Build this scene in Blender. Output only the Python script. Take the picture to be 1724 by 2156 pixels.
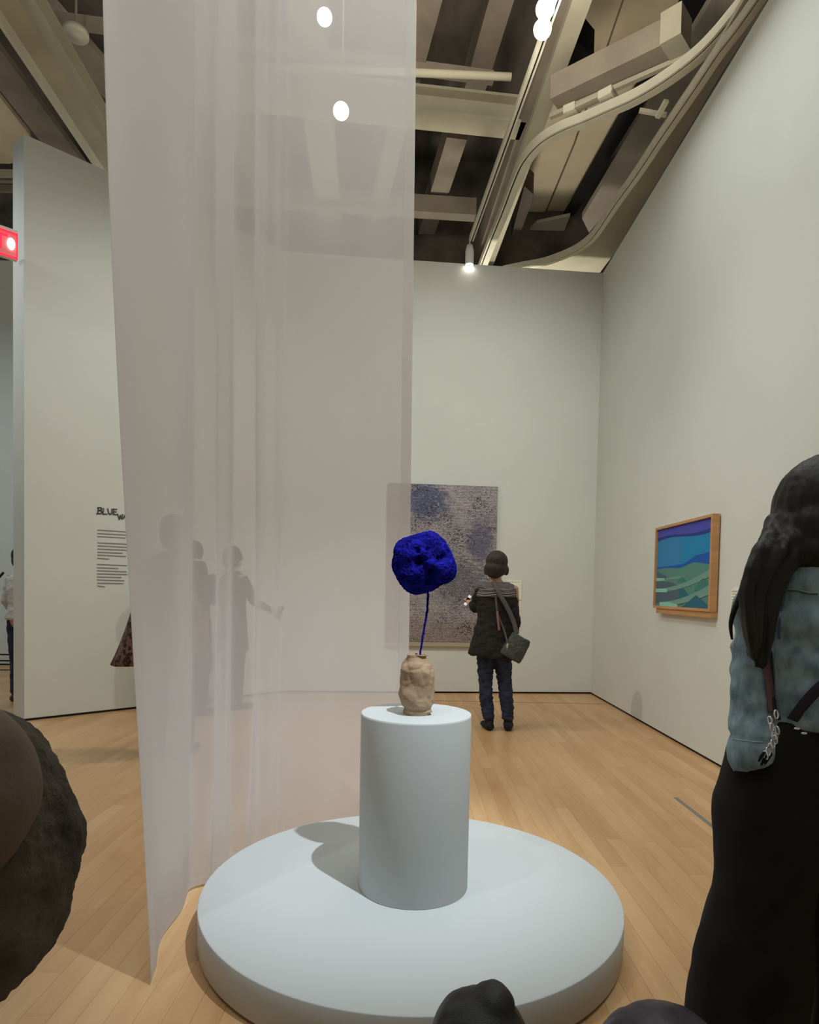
import bpy, bmesh, math, random
from mathutils import Vector, Matrix, noise
random.seed(7)
PI = math.pi
sc = bpy.context.scene
for o in list(bpy.data.objects):
    bpy.data.objects.remove(o)
C = sc.collection

# ------------------------------------------------------------------ camera
CH, TH, RO, PY, FL = 1.27, 0.034, 0.0195, 1290.25, 1366.0
cam_d = bpy.data.cameras.new('camera')
cam = bpy.data.objects.new('camera', cam_d); C.objects.link(cam)
_r0 = Vector((1, 0, 0)); _f = Vector((0, math.cos(TH), -math.sin(TH))); _u0 = Vector((0, math.sin(TH), math.cos(TH)))
CR = _r0 * math.cos(RO) + _u0 * math.sin(RO)
CU = -_r0 * math.sin(RO) + _u0 * math.cos(RO)
cam.matrix_world = Matrix(((CR.x, CU.x, -_f.x, 0), (CR.y, CU.y, -_f.y, 0), (CR.z, CU.z, -_f.z, CH), (0, 0, 0, 1)))
cam_d.sensor_fit = 'HORIZONTAL'; cam_d.sensor_width = 36
cam_d.lens = FL / 1724 * 36
cam_d.shift_y = (PY - 1078) / 1724
cam_d.clip_start = 0.05
sc.camera = cam

# ------------------------------------------------------------------ world, exposure
w = bpy.data.worlds.new('world'); sc.world = w; w.use_nodes = True
w.node_tree.nodes['Background'].inputs[0].default_value = (0.92, 1.0, 0.99, 1)
w.node_tree.nodes['Background'].inputs[1].default_value = 0.19
sc.view_settings.view_transform = 'Standard'; sc.view_settings.look = 'None'
sc.view_settings.gamma = 1; sc.view_settings.use_curve_mapping = False
sc.view_settings.exposure = 0.28
sc.cycles.use_denoising = True
sc.cycles.max_bounces = 8; sc.cycles.transparent_max_bounces = 16

# ------------------------------------------------------------------ lights (gallery spots, plus added fills and uplights)
def lamp(kind, loc, target, watt, size, col=(1, 0.97, 0.9), angle=70, blend=0.6, sy=None):
    d = bpy.data.lights.new('gallery_or_fill_light', kind)
    d.energy = watt; d.color = col
    if kind == 'SPOT':
        d.spot_size = math.radians(angle); d.spot_blend = blend; d.shadow_soft_size = size
    elif kind == 'AREA':
        d.shape = 'RECTANGLE'; d.size = size; d.size_y = sy or size
    else:
        d.shadow_soft_size = size
    o = bpy.data.objects.new('gallery_or_fill_light', d); C.objects.link(o)
    o.location = loc
    o.rotation_euler = (Vector(target) - Vector(loc)).to_track_quat('-Z', 'Y').to_euler()
    return o
COOL = (0.80, 0.92, 1.0); WARM = (1.0, 0.955, 0.87)
lamp('SPOT', (1.30, 0.72, 5.3), (-0.03, 2.66, 0.7), 900, 0.03, (0.84, 0.93, 1.0), 28, 1.0)      # key on the plinth
lamp('SPOT', (-2.0, 0.70, 5.3), (0.1, 2.5, 0.3), 85, 0.04, (0.9, 0.96, 1.0), 36, 0.7)       # weaker spot from the left
lamp('SPOT', (-3.0, 4.4, 5.1), (1.0, 6.2, 0.6), 190, 0.06, WARM, 60, 0.9)       # throws the visitor's shadow
lamp('SPOT', (1.2, 5.2, 5.0), (-2.2, 5.0, 0.0), 150, 0.06, WARM, 60, 0.9)
lamp('SPOT', (1.0, 4.6, 4.9), (0.4, 8.1, 2.9), 135, 0.10, WARM, 92, 1.0)         # washes the rear wall
lamp('SPOT', (-0.6, 4.6, 4.9), (-2.5, 7.0, 2.4), 85, 0.10, WARM, 92, 1.0)
lamp('SPOT', (-0.6, 3.9, 5.0), (2.33, 5.0, 1.2), 80, 0.10, WARM, 64, 1.0)       # washes the right wall
lamp('SPOT', (-0.6, 1.6, 5.0), (2.33, 2.9, 1.3), 45, 0.10, WARM, 70, 1.0)
lamp('AREA', (0.0, 3.2, 5.2), (0.0, 3.2, 0.0), 75, 4.0, (0.95, 1.0, 0.97), sy=5.0)  # added soft area fill over the room, without a fixture
lamp('AREA', (-5.6, 6.5, 5.2), (-5.6, 6.5, 0.0), 60, 2.0, COOL)  # unseen cool area fill over the space left of the partition
lamp('POINT', (0.2, 0.3, 3.4), (0, 0, 0), 5, 0.5, (1, 0.97, 0.92))  # added weak point fill above the camera
for p_, w_ in (((0.3, 1.0, 5.35), 170), ((-2.6, 1.8, 5.35), 90), ((0.8, 4.6, 5.35), 150), ((1.2, 9.2, 3.6), 120), ((-1.4, 9.2, 3.6), 50)):       # added uplights, some behind the rear wall, standing in for spill on the roof
    lamp('SPOT', p_, (p_[0] + .1, p_[1] + .4, 8), w_, 0.25, (1, 0.95, 0.80), 165, 0.5)
lamp('SPOT', (-5.2, 3.2, 5.0), (-3.6, 6.0, 3.6), 60, 0.1, WARM, 50, 1.0)  # added spot that brightens the end face of the left partition

# ------------------------------------------------------------------ helpers
def pdir(px, py):
    X = px - 862; Y = py - PY
    return (CR * (X / FL) - CU * (Y / FL) + _f)
def P(px, py, z=None, Y=None):
    d = pdir(px, py)
    if z is not None: t = (z - CH) / d.z
    else: t = Y / d.y
    return Vector((0, 0, CH)) + d * t
def on_plane(px, py, p0, n):
    d = pdir(px, py); o = Vector((0, 0, CH)); n = Vector(n)
    return o + d * ((Vector(p0) - o).dot(n) / d.dot(n))

def setp(o, label=None, cat=None, group=None, kind=None):
    if label: o['label'] = label
    if cat: o['category'] = cat
    if group: o['group'] = group
    if kind: o['kind'] = kind
    return o
def empty(name, loc, rz=0, label=None, cat=None, group=None):
    o = bpy.data.objects.new(name, None); C.objects.link(o)
    o.location = loc; o.rotation_euler = (0, 0, rz); o.empty_display_size = 0.1
    return setp(o, label, cat, group)
def link_mesh(name, me, m, parent=None, smooth=False):
    if m is not None:
        ms = m if isinstance(m, (list, tuple)) else [m]
        for x in ms: me.materials.append(x)
    if smooth:
        for p in me.polygons: p.use_smooth = True
    o = bpy.data.objects.new(name, me); C.objects.link(o)
    if parent is not None: o.parent = parent
    return o
def obj(name, bm, m, parent=None, smooth=False):
    bmesh.ops.recalc_face_normals(bm, faces=bm.faces[:])
    me = bpy.data.meshes.new(name); bm.to_mesh(me); bm.free()
    return link_mesh(name, me, m, parent, smooth)
def nb(): return bmesh.new()
def box(bm, lo, hi, M=None, mi=0):
    vs = []
    for z in (lo[2], hi[2]):
        for x, y in ((lo[0], lo[1]), (hi[0], lo[1]), (hi[0], hi[1]), (lo[0], hi[1])):
            v = Vector((x, y, z)); vs.append(bm.verts.new(M @ v if M else v))
    fs = [(3, 2, 1, 0), (4, 5, 6, 7), (0, 1, 5, 4), (1, 2, 6, 5), (2, 3, 7, 6), (3, 0, 4, 7)]
    out = []
    for f in fs:
        q = bm.faces.new([vs[i] for i in f]); q.material_index = mi; out.append(q)
    return out
def prism(bm, pts, z0, z1, M=None, mi=0):
    a = [bm.verts.new((M @ Vector((x, y, z0))) if M else (x, y, z0)) for x, y in pts]
    b = [bm.verts.new((M @ Vector((x, y, z1))) if M else (x, y, z1)) for x, y in pts]
    n = len(pts)
    fs = [bm.faces.new(a[::-1]), bm.faces.new(b)]
    for i in range(n): fs.append(bm.faces.new((a[i], a[(i + 1) % n], b[(i + 1) % n], b[i])))
    for f in fs: f.material_index = mi
def lathe(bm, prof, n=48, c=(0, 0)):
    rings = []
    for r, z in prof:
        if r < 1e-6: rings.append([bm.verts.new((c[0], c[1], z))])
        else: rings.append([bm.verts.new((c[0] + r * math.cos(2 * PI * k / n), c[1] + r * math.sin(2 * PI * k / n), z)) for k in range(n)])
    for a, b in zip(rings, rings[1:]):
        for k in range(n):
            k2 = (k + 1) % n
            if len(a) == 1 and len(b) == 1: continue
            if len(a) == 1: bm.faces.new((a[0], b[k2], b[k]))
            elif len(b) == 1: bm.faces.new((a[k], a[k2], b[0]))
            else: bm.faces.new((a[k], a[k2], b[k2], b[k]))
    for ring, rev in ((rings[0], True), (rings[-1], False)):
        if len(ring) > 1: bm.faces.new(ring[::-1] if rev else ring)
def tube(bm, path, rad, n=14, ref=(1, 0, 0), caps=True):
    """closed tube; rad entries are r or (r along ref, r across)"""
    path = [Vector(p) for p in path]; rings = []
    for i, p in enumerate(path):
        t = (path[min(i + 1, len(path) - 1)] - path[max(i - 1, 0)]).normalized()
        s = Vector(ref); s = s - t * s.dot(t)
        if s.length < 0.15:
            s = Vector((0, 1, 0)) if abs(t.y) < 0.9 else Vector((0, 0, 1)); s = s - t * s.dot(t)
        s.normalize(); q = t.cross(s)
        r = rad[i] if isinstance(rad, (list, tuple)) and not isinstance(rad, float) else rad
        a, b = (r if isinstance(r, tuple) else (r, r))
        rings.append([bm.verts.new(p + s * a * math.cos(2 * PI * k / n) + q * b * math.sin(2 * PI * k / n)) for k in range(n)])
    for A, B in zip(rings, rings[1:]):
        for k in range(n): bm.faces.new((A[k], A[(k + 1) % n], B[(k + 1) % n], B[k]))
    if caps:
        bm.faces.new(rings[0][::-1]); bm.faces.new(rings[-1])
def ellipsoid(bm, c, r, n=20, M=None):
    T = Matrix.Translation(Vector(c)) @ (M if M else Matrix.Identity(4)) @ Matrix.Diagonal((r[0], r[1], r[2], 1))
    bmesh.ops.create_uvsphere(bm, u_segments=n, v_segments=max(8, n // 2 + 2), radius=1, matrix=T)
def capsule(bm, a, b, ra, rb=None, ref=(1, 0, 0)):
    rb = ra if rb is None else rb
    A, B = Vector(a), Vector(b)
    f = lambda r, k: (r[0] * k, r[1] * k) if isinstance(r, tuple) else r * k
    mx = lambda r: max(r) if isinstance(r, tuple) else r
    d = (B - A).normalized()
    pts = [A - d * mx(ra) * .9, A - d * mx(ra) * .6, A, (A + B) / 2, B, B + d * mx(rb) * .6, B + d * mx(rb) * .9]
    mid = tuple((x + y) / 2 for x, y in zip(ra, rb)) if isinstance(ra, tuple) else (ra + rb) / 2
    tube(bm, pts, [f(ra, .35), f(ra, .8), ra, mid, rb, f(rb, .8), f(rb, .35)], 14, ref)
def fuse(name, bm, m, parent=None, voxel=0.012, smooth=4, disp=None):
    """weld overlapping closed pieces into one continuous skin"""
    bmesh.ops.recalc_face_normals(bm, faces=bm.faces[:])
    me = bpy.data.meshes.new(name + '_tmp'); bm.to_mesh(me); bm.free()
    o = bpy.data.objects.new(name + '_tmp', me); C.objects.link(o)
    r = o.modifiers.new('r', 'REMESH'); r.mode = 'VOXEL'; r.voxel_size = voxel
    if smooth:
        s = o.modifiers.new('s', 'SMOOTH'); s.factor = 0.6; s.iterations = smooth
    dg = bpy.context.evaluated_depsgraph_get(); dg.update()
    out = bpy.data.meshes.new_from_object(o.evaluated_get(dg))
    bpy.data.objects.remove(o); bpy.data.meshes.remove(me)
    out.name = name
    if disp:
        nr = [v.normal.copy() for v in out.vertices]
        for v, n_ in zip(out.vertices, nr): v.co += n_ * disp(v.co)
    return link_mesh(name, out, m, parent, True)

# ------------------------------------------------------------------ materials
def lin(c):
    return tuple((x / 12.92 if x <= 0.04045 else ((x + 0.055) / 1.055) ** 2.4) for x in c)
def S(r, g, b): return lin((r / 255, g / 255, b / 255))
def mat(name, col, rough=0.8, metal=0.0, var=0.0, vscale=6.0, bump=0.0, bscale=200.0, emit=0.0, vcol=None, spec=0.3, stretch=(1, 1, 1), detail=4, subsurf=0, bdist=0.01):
    m = bpy.data.materials.new(name); m.use_nodes = True
    nt = m.node_tree; b = nt.nodes['Principled BSDF']; L = nt.links.new
    b.inputs['Base Color'].default_value = (*col, 1); b.inputs['Roughness'].default_value = rough
    b.inputs['Metallic'].default_value = metal; b.inputs['Specular IOR Level'].default_value = spec
    if emit:
        b.inputs['Emission Color'].default_value = (*col, 1); b.inputs['Emission Strength'].default_value = emit
    if var or bump:
        tc = nt.nodes.new('ShaderNodeTexCoord'); mp = nt.nodes.new('ShaderNodeMapping')
        mp.inputs['Scale'].default_value = stretch; L(tc.outputs['Object'], mp.inputs[0])
    if var:
        n = nt.nodes.new('ShaderNodeTexNoise'); n.inputs['Scale'].default_value = vscale; n.inputs['Detail'].default_value = detail
        L(mp.outputs[0], n.inputs['Vector'])
        mr = nt.nodes.new('ShaderNodeMapRange'); mr.inputs[1].default_value = 0.3; mr.inputs[2].default_value = 0.7
        L(n.outputs['Fac'], mr.inputs[0])
        mx = nt.nodes.new('ShaderNodeMix'); mx.data_type = 'RGBA'
        a = tuple(max(0, x * (1 - var)) for x in col); c2 = vcol or tuple(min(1, x * (1 + var)) for x in col)
        mx.inputs[6].default_value = (*a, 1); mx.inputs[7].default_value = (*c2, 1)
        L(mr.outputs[0], mx.inputs[0]); L(mx.outputs[2], b.inputs['Base Color'])
    if bump:
        n2 = nt.nodes.new('ShaderNodeTexNoise'); n2.inputs['Scale'].default_value = bscale; n2.inputs['Detail'].default_value = 3
        L(mp.outputs[0], n2.inputs['Vector'])
        bp = nt.nodes.new('ShaderNodeBump'); bp.inputs['Strength'].default_value = bump; bp.inputs['Distance'].default_value = bdist
        L(n2.outputs['Fac'], bp.inputs['Height']); L(bp.outputs[0], b.inputs['Normal'])
    return m
M_wall = mat('wall_paint', (0.705, 0.73, 0.68), 0.85, var=0.02, vscale=1.5, bump=0.15, bscale=260, bdist=0.002, spec=0.2)
M_gap = mat('shadow_gap', (0.012, 0.010, 0.010), 0.7)
M_deck = mat('ceiling_deck', (0.14, 0.115, 0.095), 0.9, var=0.5, vscale=2.2, stretch=(1, .3, 1))
M_beam = mat('ceiling_beam_paint', (0.46, 0.42, 0.32), 0.75, var=0.08, vscale=3)
M_brown = mat('ceiling_brown_paint', (0.30, 0.25, 0.20), 0.8, var=0.15, vscale=3)
M_panel = mat('ceiling_panel_cream', (0.85, 0.70, 0.50), 0.8, var=0.07, vscale=1.5)
M_light_track = mat('track_offwhite', (0.66, 0.62, 0.50), 0.5, var=0.05, vscale=8)
M_black = mat('black_void', (0.012, 0.012, 0.015), 0.8)
M_plinth = mat('plinth_paint', (0.51, 0.53, 0.525), 0.6, bump=0.1, bscale=300, bdist=0.002)
M_white = mat('white_enamel', (0.8, 0.8, 0.78), 0.4)
M_ink = mat('wall_ink', (0.10, 0.10, 0.10), 0.8)
M_ink2 = mat('wall_ink_soft', (0.26, 0.26, 0.26), 0.8)

# ------------------------------------------------------------------ setting: walls
H = 5.28
XR, YB = 2.33, 8.24
XL, YL = -1.522, 7.88
XD, YD = -3.527, 5.937
def wall(name, pts, h=H, base=None, bname=None):
    bm = nb(); prism(bm, pts, 0.022, h)
    o = setp(obj(name, bm, M_wall), kind='structure')
    if base:
        bm = nb(); prism(bm, base, 0.0, 0.024)
        setp(obj(bname, bm, M_gap), kind='structure')  # black strip paints the shade of the gap at the wall foot
    return o
wall('wall_right', [(XR, YB), (XR, -2.2), (XR + .25, -2.2), (XR + .25, YB + .25)], base=[(XR + .012, YB + .03), (XR + .012, -2.2), (XR + .2, -2.2), (XR + .2, YB + .1)], bname='gap_shade_right')
wall('wall_back', [(XL, YL), (XR, YB), (XR + .25, YB + .25), (XL - .02, YL + .25)], base=[(XL, YL + .012), (XR + .012, YB + .012), (XR + .2, YB + .2), (XL, YL + .2)], bname='gap_shade_back')
E1 = P(27, 302, Y=6.06); 
EX, EY = E1.x, E1.y
wall('wall_left', [(XD, YD), (XL, YL), (XL - .02, YL + .25), (EX, EY)],
     base=[(XD + .005, YD + .012), (XL, YL + .012), (XL - .1, YL + .2), (EX + .01, EY)], bname='gap_shade_left')
wall('wall_far', [(-8.5, 10.0), (XR, 10.0), (XR, 10.2), (-8.5, 10.2)], h=6.15, base=[(-8.5, 10.012), (-3, 10.012), (-3, 10.15), (-8.5, 10.15)], bname='gap_shade_far')
wall('wall_rear', [(-8.5, -2.4), (XR + .25, -2.4), (XR + .25, -2.2), (-8.5, -2.2)])

# ------------------------------------------------------------------ floor of narrow maple boards
bm = nb(); box(bm, (-8.5, -2.4, -0.10), (XR + .25, 10.2, -0.0125))
M_sub = mat('subfloor', (0.46, 0.30, 0.16), 0.9)
floor = setp(obj('floor', bm, M_sub), kind='structure')
def wood():
    m = bpy.data.materials.new('maple_board'); m.use_nodes = True
    nt = m.node_tree; b = nt.nodes['Principled BSDF']; L = nt.links.new
    geo = nt.nodes.new('ShaderNodeNewGeometry'); oi = nt.nodes.new('ShaderNodeObjectInfo')
    mp = nt.nodes.new('ShaderNodeMapping'); mp.inputs['Scale'].default_value = (9, 1.1, 1)
    L(geo.outputs['Position'], mp.inputs[0])
    n = nt.nodes.new('ShaderNodeTexNoise'); n.inputs['Scale'].default_value = 1.6; n.inputs['Detail'].default_value = 6; n.inputs['Distortion'].default_value = 1.2
    L(mp.outputs[0], n.inputs['Vector'])
    at = nt.nodes.new('ShaderNodeAttribute'); at.attribute_name = 'tone'
    big = nt.nodes.new('ShaderNodeTexNoise'); big.inputs['Scale'].default_value = 1.3; big.inputs['Detail'].default_value = 3
    mp2 = nt.nodes.new('ShaderNodeMapping'); mp2.inputs['Scale'].default_value = (2.2, .7, 1); L(geo.outputs['Position'], mp2.inputs[0]); L(mp2.outputs[0], big.inputs['Vector'])
    ad = nt.nodes.new('ShaderNodeMath'); ad.operation = 'MULTIPLY_ADD'; ad.inputs[1].default_value = 0.5
    L(n.outputs['Fac'], ad.inputs[0])
    m2 = nt.nodes.new('ShaderNodeMath'); m2.operation = 'MULTIPLY_ADD'; m2.inputs[1].default_value = 0.5
    L(big.outputs['Fac'], m2.inputs[0])
    m3 = nt.nodes.new('ShaderNodeMath'); m3.operation = 'MULTIPLY'; m3.inputs[1].default_value = 0.30
    sel = nt.nodes.new('ShaderNodeMath'); sel.operation = 'ADD'
    L(oi.outputs['Random'], sel.inputs[0]); L(at.outputs['Fac'], sel.inputs[1])
    fr = nt.nodes.new('ShaderNodeMath'); fr.operation = 'FRACT'; L(sel.outputs[0], fr.inputs[0])
    L(fr.outputs[0], m3.inputs[0]); L(m3.outputs[0], m2.inputs[2]); L(m2.outputs[0], ad.inputs[2])
    cr = nt.nodes.new('ShaderNodeValToRGB')
    cr.color_ramp.elements[0].position = 0.35; cr.color_ramp.elements[0].color = (0.50, 0.27, 0.118, 1)
    cr.color_ramp.elements[1].position = 0.98; cr.color_ramp.elements[1].color = (0.71, 0.46, 0.235, 1)
    L(ad.outputs[0], cr.inputs[0]); L(cr.outputs[0], b.inputs['Base Color'])
    b.inputs['Roughness'].default_value = 0.36; b.inputs['Specular IOR Level'].default_value = 0.35
    bp = nt.nodes.new('ShaderNodeBump'); bp.inputs['Strength'].default_value = 0.12; bp.inputs['Distance'].default_value = 0.004
    L(n.outputs['Fac'], bp.inputs['Height']); L(bp.outputs[0], b.inputs['Normal'])
    return m
M_wood = wood()
BW = 0.083
rows = []
x = -8.5; k = 0
while x < XR:
    y = -2.2 - random.uniform(0, 1.2)
    while y < 10.0:
        l = random.uniform(0.9, 1.9)
        rows.append((x, max(y, -2.2), min(y + l, 10.0))); y += l
    x += BW
def board_weight(r):
    cx, cy = r[0] + BW / 2, (r[1] + r[2]) / 2
    if r[2] < 1.6 or abs(cx) / max(cy, .3) > 0.72 or (cy > 5.9 and cx < -3.4): return 99 + cy
    # hidden below the platform
    return cy + (99 if math.hypot(cx - .03, cy - 2.47) < .45 else 0)
rows.sort(key=board_weight)
board_meshes = {}
joined = nb(); tone_l = joined.faces.layers.float.new('tone')
for i, (x, y0, y1) in enumerate(rows):
    g = 0.0003
    if i < 300:
        key = round((y1 - y0) / 0.1)
        if key not in board_meshes:
            bm = nb(); L_ = key * 0.1
            box(bm, (g, g, -0.0125), (BW - g, L_ - g, 0.0))
            bmesh.ops.recalc_face_normals(bm, faces=bm.faces[:])
            bmesh.ops.bevel(bm, geom=[e for e in bm.edges if all(v.co.z > -.001 for v in e.verts)], offset=0.0003, segments=1, affect='EDGES')
            me = bpy.data.meshes.new('floor_board'); bm.to_mesh(me); bm.free(); me.materials.append(M_wood)
            board_meshes[key] = me
        o = bpy.data.objects.new('floor_board', board_meshes[key]); C.objects.link(o); o.parent = floor
        o.location = (x, y0, 0); o.scale = (1, (y1 - y0) / (key * 0.1), 1)
    else:
        t = random.random()
        for f in box(joined, (x + g, y0 + g, -0.0125), (x + BW - g, y1 - g, 0.0)): f[tone_l] = t
o = obj('floor_boards', joined, M_wood, floor); o['kind'] = 'stuff'
bm = nb(); a = P(700, 1484, z=0); b_ = P(1160, 1483, z=0)
tube(bm, [(a.x, a.y, .0006), (b_.x + 1.0, b_.y, .0006)], [(.004, .004)] * 2, 4)
box(bm, (-2.0, 7.35, 0.0), (XR, 7.358, 0.0012)); 
bm.free()
bm = nb(); box(bm, (-0.95, 7.49, -0.001), (XR - .02, 7.503, 0.0012)); setp(obj('trim_1', bm, mat('floor_joint', (.16, .10, .05), .8)), kind='structure')
bm = nb(); box(bm, (1.685, 2.3, 0), (1.712, 4.05, 0.0012))
o = obj('floor_tape', bm, mat('grey_tape', (0.22, 0.21, 0.19), 0.6)); setp(o, 'thin grey tape strip stuck on the wooden floor left of the denim-jacketed woman', 'tape')

# ------------------------------------------------------------------ ceiling
bm = nb(); box(bm, (-9, -2.6, 8.4), (3.6, 11, 8.6))
ceiling = setp(obj('ceiling', bm, M_deck), kind='structure')
for (nm, lo, hi) in (('wall_upper_right', (3.6, -2.6, 4.2), (3.8, 11, 8.6)), ('wall_upper_back', (-9, 11, 4.2), (3.8, 11.2, 8.6))):
    bm = nb(); box(bm, lo, hi); setp(obj(nm, bm, M_deck), kind='structure')
DV = Vector((-0.072, 1, 0)).normalized()
def bar(name, A, B, wd, ht, m, parent=ceiling, flange=None, ext=(0, 0), lip=0.0):
    """horizontal member from A to B (underside centre line), optional I-beam flanges"""
    A, B = Vector(A), Vector(B); d = (B - A).normalized(); A = A - d * ext[0]; B = B + d * ext[1]
    s = Vector((0, 0, 1)).cross(d).normalized(); Lg = (B - A).length
    u = d.cross(s)
    Mx = Matrix(((d.x, s.x, u.x, A.x), (d.y, s.y, u.y, A.y), (d.z, s.z, u.z, A.z), (0, 0, 0, 1)))
    bm = nb()
    if flange:
        box(bm, (0, -wd / 2, 0), (Lg, wd / 2, flange), Mx)
        box(bm, (0, -wd * .08, flange), (Lg, wd * .08, ht - flange), Mx)
        box(bm, (0, -wd / 2, ht - flange), (Lg, wd / 2, ht), Mx)
    else:
        box(bm, (0, -wd / 2, 0), (Lg, wd / 2, ht), Mx)
    return obj(name, bm, m, parent)
def cb(name, p, q, z, wpx, ht, m, flange=None, ext=(0, 0), z2=None):
    """member whose underside runs between two sight points at height z"""
    A = P(*p, z=z); B = P(*q, z=z if z2 is None else z2)
    mid = (A + B) / 2; wd = wpx / FL * mid.y
    return bar(name, A, B, wd, ht, m, ceiling, flange, ext)
# long members that run towards the rear (right half)
cb('steel_beam', (1226, 0), (1062, 460), 6.3, 31, .45, M_beam, .03, (3, 3))
cb('beam_side_plate', (1195, 0), (1040, 460), 6.6, 22, .35, M_brown, None, (3, 3))
cb('ceiling_joist', (1056, 0), (993, 212), 7.2, 46, .3, M_brown, None, (3, 0))
cb('ceiling_joist', (962, 292), (880, 548), 7.2, 36, .3, M_brown, None, (0, 3))
cb('ceiling_joist', (905, 0), (800, 420), 7.0, 40, .3, M_brown, None, (3, 4))
cb('ceiling_joist', (640, 0), (690, 430), 7.0, 60, .3, M_beam, None, (3, 4))
cb('ceiling_joist', (420, 0), (560, 430), 7.0, 60, .3, M_brown, None, (3, 4))
# cross members
cb('cross_beam', (780, 243), (1100, 277), 6.6, 52, .3, M_beam, .03, (2.4, 0))
cb('cross_beam', (560, 432), (1000, 460), 6.9, 26, .25, M_brown, None, (1.2, 0))
cb('cross_beam', (880, 497), (1010, 503), 7.4, 14, .2, M_brown)
cb('cross_beam', (880, 515), (1010, 521), 7.4, 10, .2, M_beam)
A = P(780, 138, z=6.2); B = P(1076, 162, z=6.2)
bm = nb(); tube(bm, [A - Vector((2, 0, 0)), B], [.035, .035], 12); obj('pipe', bm, M_beam, ceiling, True)
for py_, mm_ in ((452, M_beam), (476, M_brown), (492, M_brown), (512, M_beam), (534, M_brown)):
    cb('slat', (920, py_), (1008, py_ + 4), 7.9, 7, .05, mm_)
# sloping cream panels on the right
def slab(name, pts, z, th, m):
    bm = nb(); q = [P(a, b, z=zz) for (a, b), zz in zip(pts, z)] if isinstance(z, (list, tuple)) else [P(a, b, z=z) for a, b in pts]
    lo = [bm.verts.new(v) for v in q]; hi = [bm.verts.new(v + Vector((0, 0, th))) for v in q]
    n = len(q); bm.faces.new(lo[::-1]); bm.faces.new(hi)
    for i in range(n): bm.faces.new((lo[i], lo[(i + 1) % n], hi[(i + 1) % n], hi[i]))
    return obj(name, bm, m, ceiling)
slab('ceiling_panel', [(1250, -60), (1330, -60), (1208, 300), (1100, 560), (1060, 560), (1130, 300)], 7.6, .06, M_panel)
slab('ceiling_panel', [(1334, -60), (1480, -60), (1400, 96), (1178, 466), (1104, 560), (1212, 300)], 7.62, .06, M_panel)
slab('ceiling_panel', [(1130, 470), (1200, 455), (1150, 580), (1020, 580)], 7.3, .05, M_beam)
# dark slot and ducts
slab('wall_fascia', [(1262, 575), (1296, 530), (1420, 322), (1520, 152), (1660, -60), (1600, -60), (1500, 115), (1400, 262), (1290, 430), (1245, 500), (1180, 545), (1080, 572)], 5.52, .04, M_beam)
slab('dark_slot', [(1466, -60), (1520, -60), (1440, 84), (1210, 452), (1192, 462), (1186, 462), (1200, 440), (1402, 84)], 7.4, .12, M_black)  # black slab standing in for the shade of an opening
slab('dark_bracket', [(1206, 92), (1220, 90), (1250, 125), (1246, 150), (1186, 182), (1176, 178)], 6.9, .3, M_black)
slab('dark_bracket', [(1104, 392), (1123, 410), (1118, 430), (1092, 500), (1076, 500)], 6.9, .3, M_deck)
slab('side_panel', [(1535, -60), (1640, -60), (1480, 160), (1370, 330), (1240, 490), (1225, 460), (1345, 260), (1440, 96)], 6.5, .08, M_brown)
# box duct above the curved track
cb('box_duct', (1168, 222), (1400, 112), 5.95, 46, .22, M_brown, None, (0, .05))
cb('duct_end_cap', (1400, 112), (1444, 88), 5.93, 56, .26, M_beam)
cb('duct_ledge', (1158, 250), (1460, 118), 5.9, 10, .04, M_beam)

def track(name, pts, z, w, h, m, label, lip=True):
    """recessed lighting track: a bent channel with a dark slot along its underside"""
    q = [P(a, b, z=z) for a, b in pts]
    # subdivide with Catmull-Rom
    s = []
    for i in range(len(q) - 1):
        p0, p1, p2, p3 = q[max(i - 1, 0)], q[i], q[i + 1], q[min(i + 2, len(q) - 1)]
        for k in range(5):
            t = k / 5
            s.append(0.5 * ((2 * p1) + (p2 - p0) * t + (2 * p0 - 5 * p1 + 4 * p2 - p3) * t * t + (3 * p1 - p0 - 3 * p2 + p3) * t ** 3))
    s.append(q[-1])
    def ribbon(bm, off, w_, z0, z1):
        rows_ = []
        for i, p in enumerate(s):
            t = (s[min(i + 1, len(s) - 1)] - s[max(i - 1, 0)]).normalized(); n_ = Vector((t.y, -t.x, 0))
            c = p + n_ * off
            rows_.append([bm.verts.new(c + n_ * sx * w_ / 2 + Vector((0, 0, zz))) for sx, zz in ((-1, z0), (1, z0), (1, z1), (-1, z1))])
        for A_, B_ in zip(rows_, rows_[1:]):
            for k in range(4): bm.faces.new((A_[k], A_[(k + 1) % 4], B_[(k + 1) % 4], B_[k]))
        bm.faces.new(rows_[0]); bm.faces.new(rows_[-1][::-1])
    t0 = empty(name, (0, 0, 0), 0, label, 'track')
    bm = nb(); ribbon(bm, -w * .16, w * .68, 0, h); obj('channel', bm, m, t0)
    bm = nb(); ribbon(bm, w * .25, w * .17, .012, h * .8); obj('slot', bm, M_black, t0)
    bm = nb(); ribbon(bm, w * .42, w * .18, 0, h * .9); obj('outer_lip', bm, m, t0)
    return t0, s
curve1 = [(1012, 575), (1035, 515), (1062, 450), (1085, 390), (1106, 345), (1138, 308), (1180, 282), (1230, 262), (1280, 240), (1330, 218), (1380, 190), (1425, 160), (1470, 125), (1508, 88), (1545, 45), (1590, -10), (1640, -70)]
tr1, s1 = track('curved_lighting_track', curve1, 5.62, .105, .09, M_light_track, 'off-white lighting track that bends in an S below the cream ceiling panels')
curve2 = [(1060, 574), (1100, 566), (1150, 556), (1205, 535), (1240, 512), (1262, 486), (1300, 430), (1345, 368), (1385, 308), (1425, 250), (1470, 185), (1515, 118), (1560, 60), (1610, -10)]
tr2, s2 = track('wall_edge_track', curve2, 5.40, .075, .08, M_light_track, 'off-white track running along the top edge of the right wall')
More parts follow.
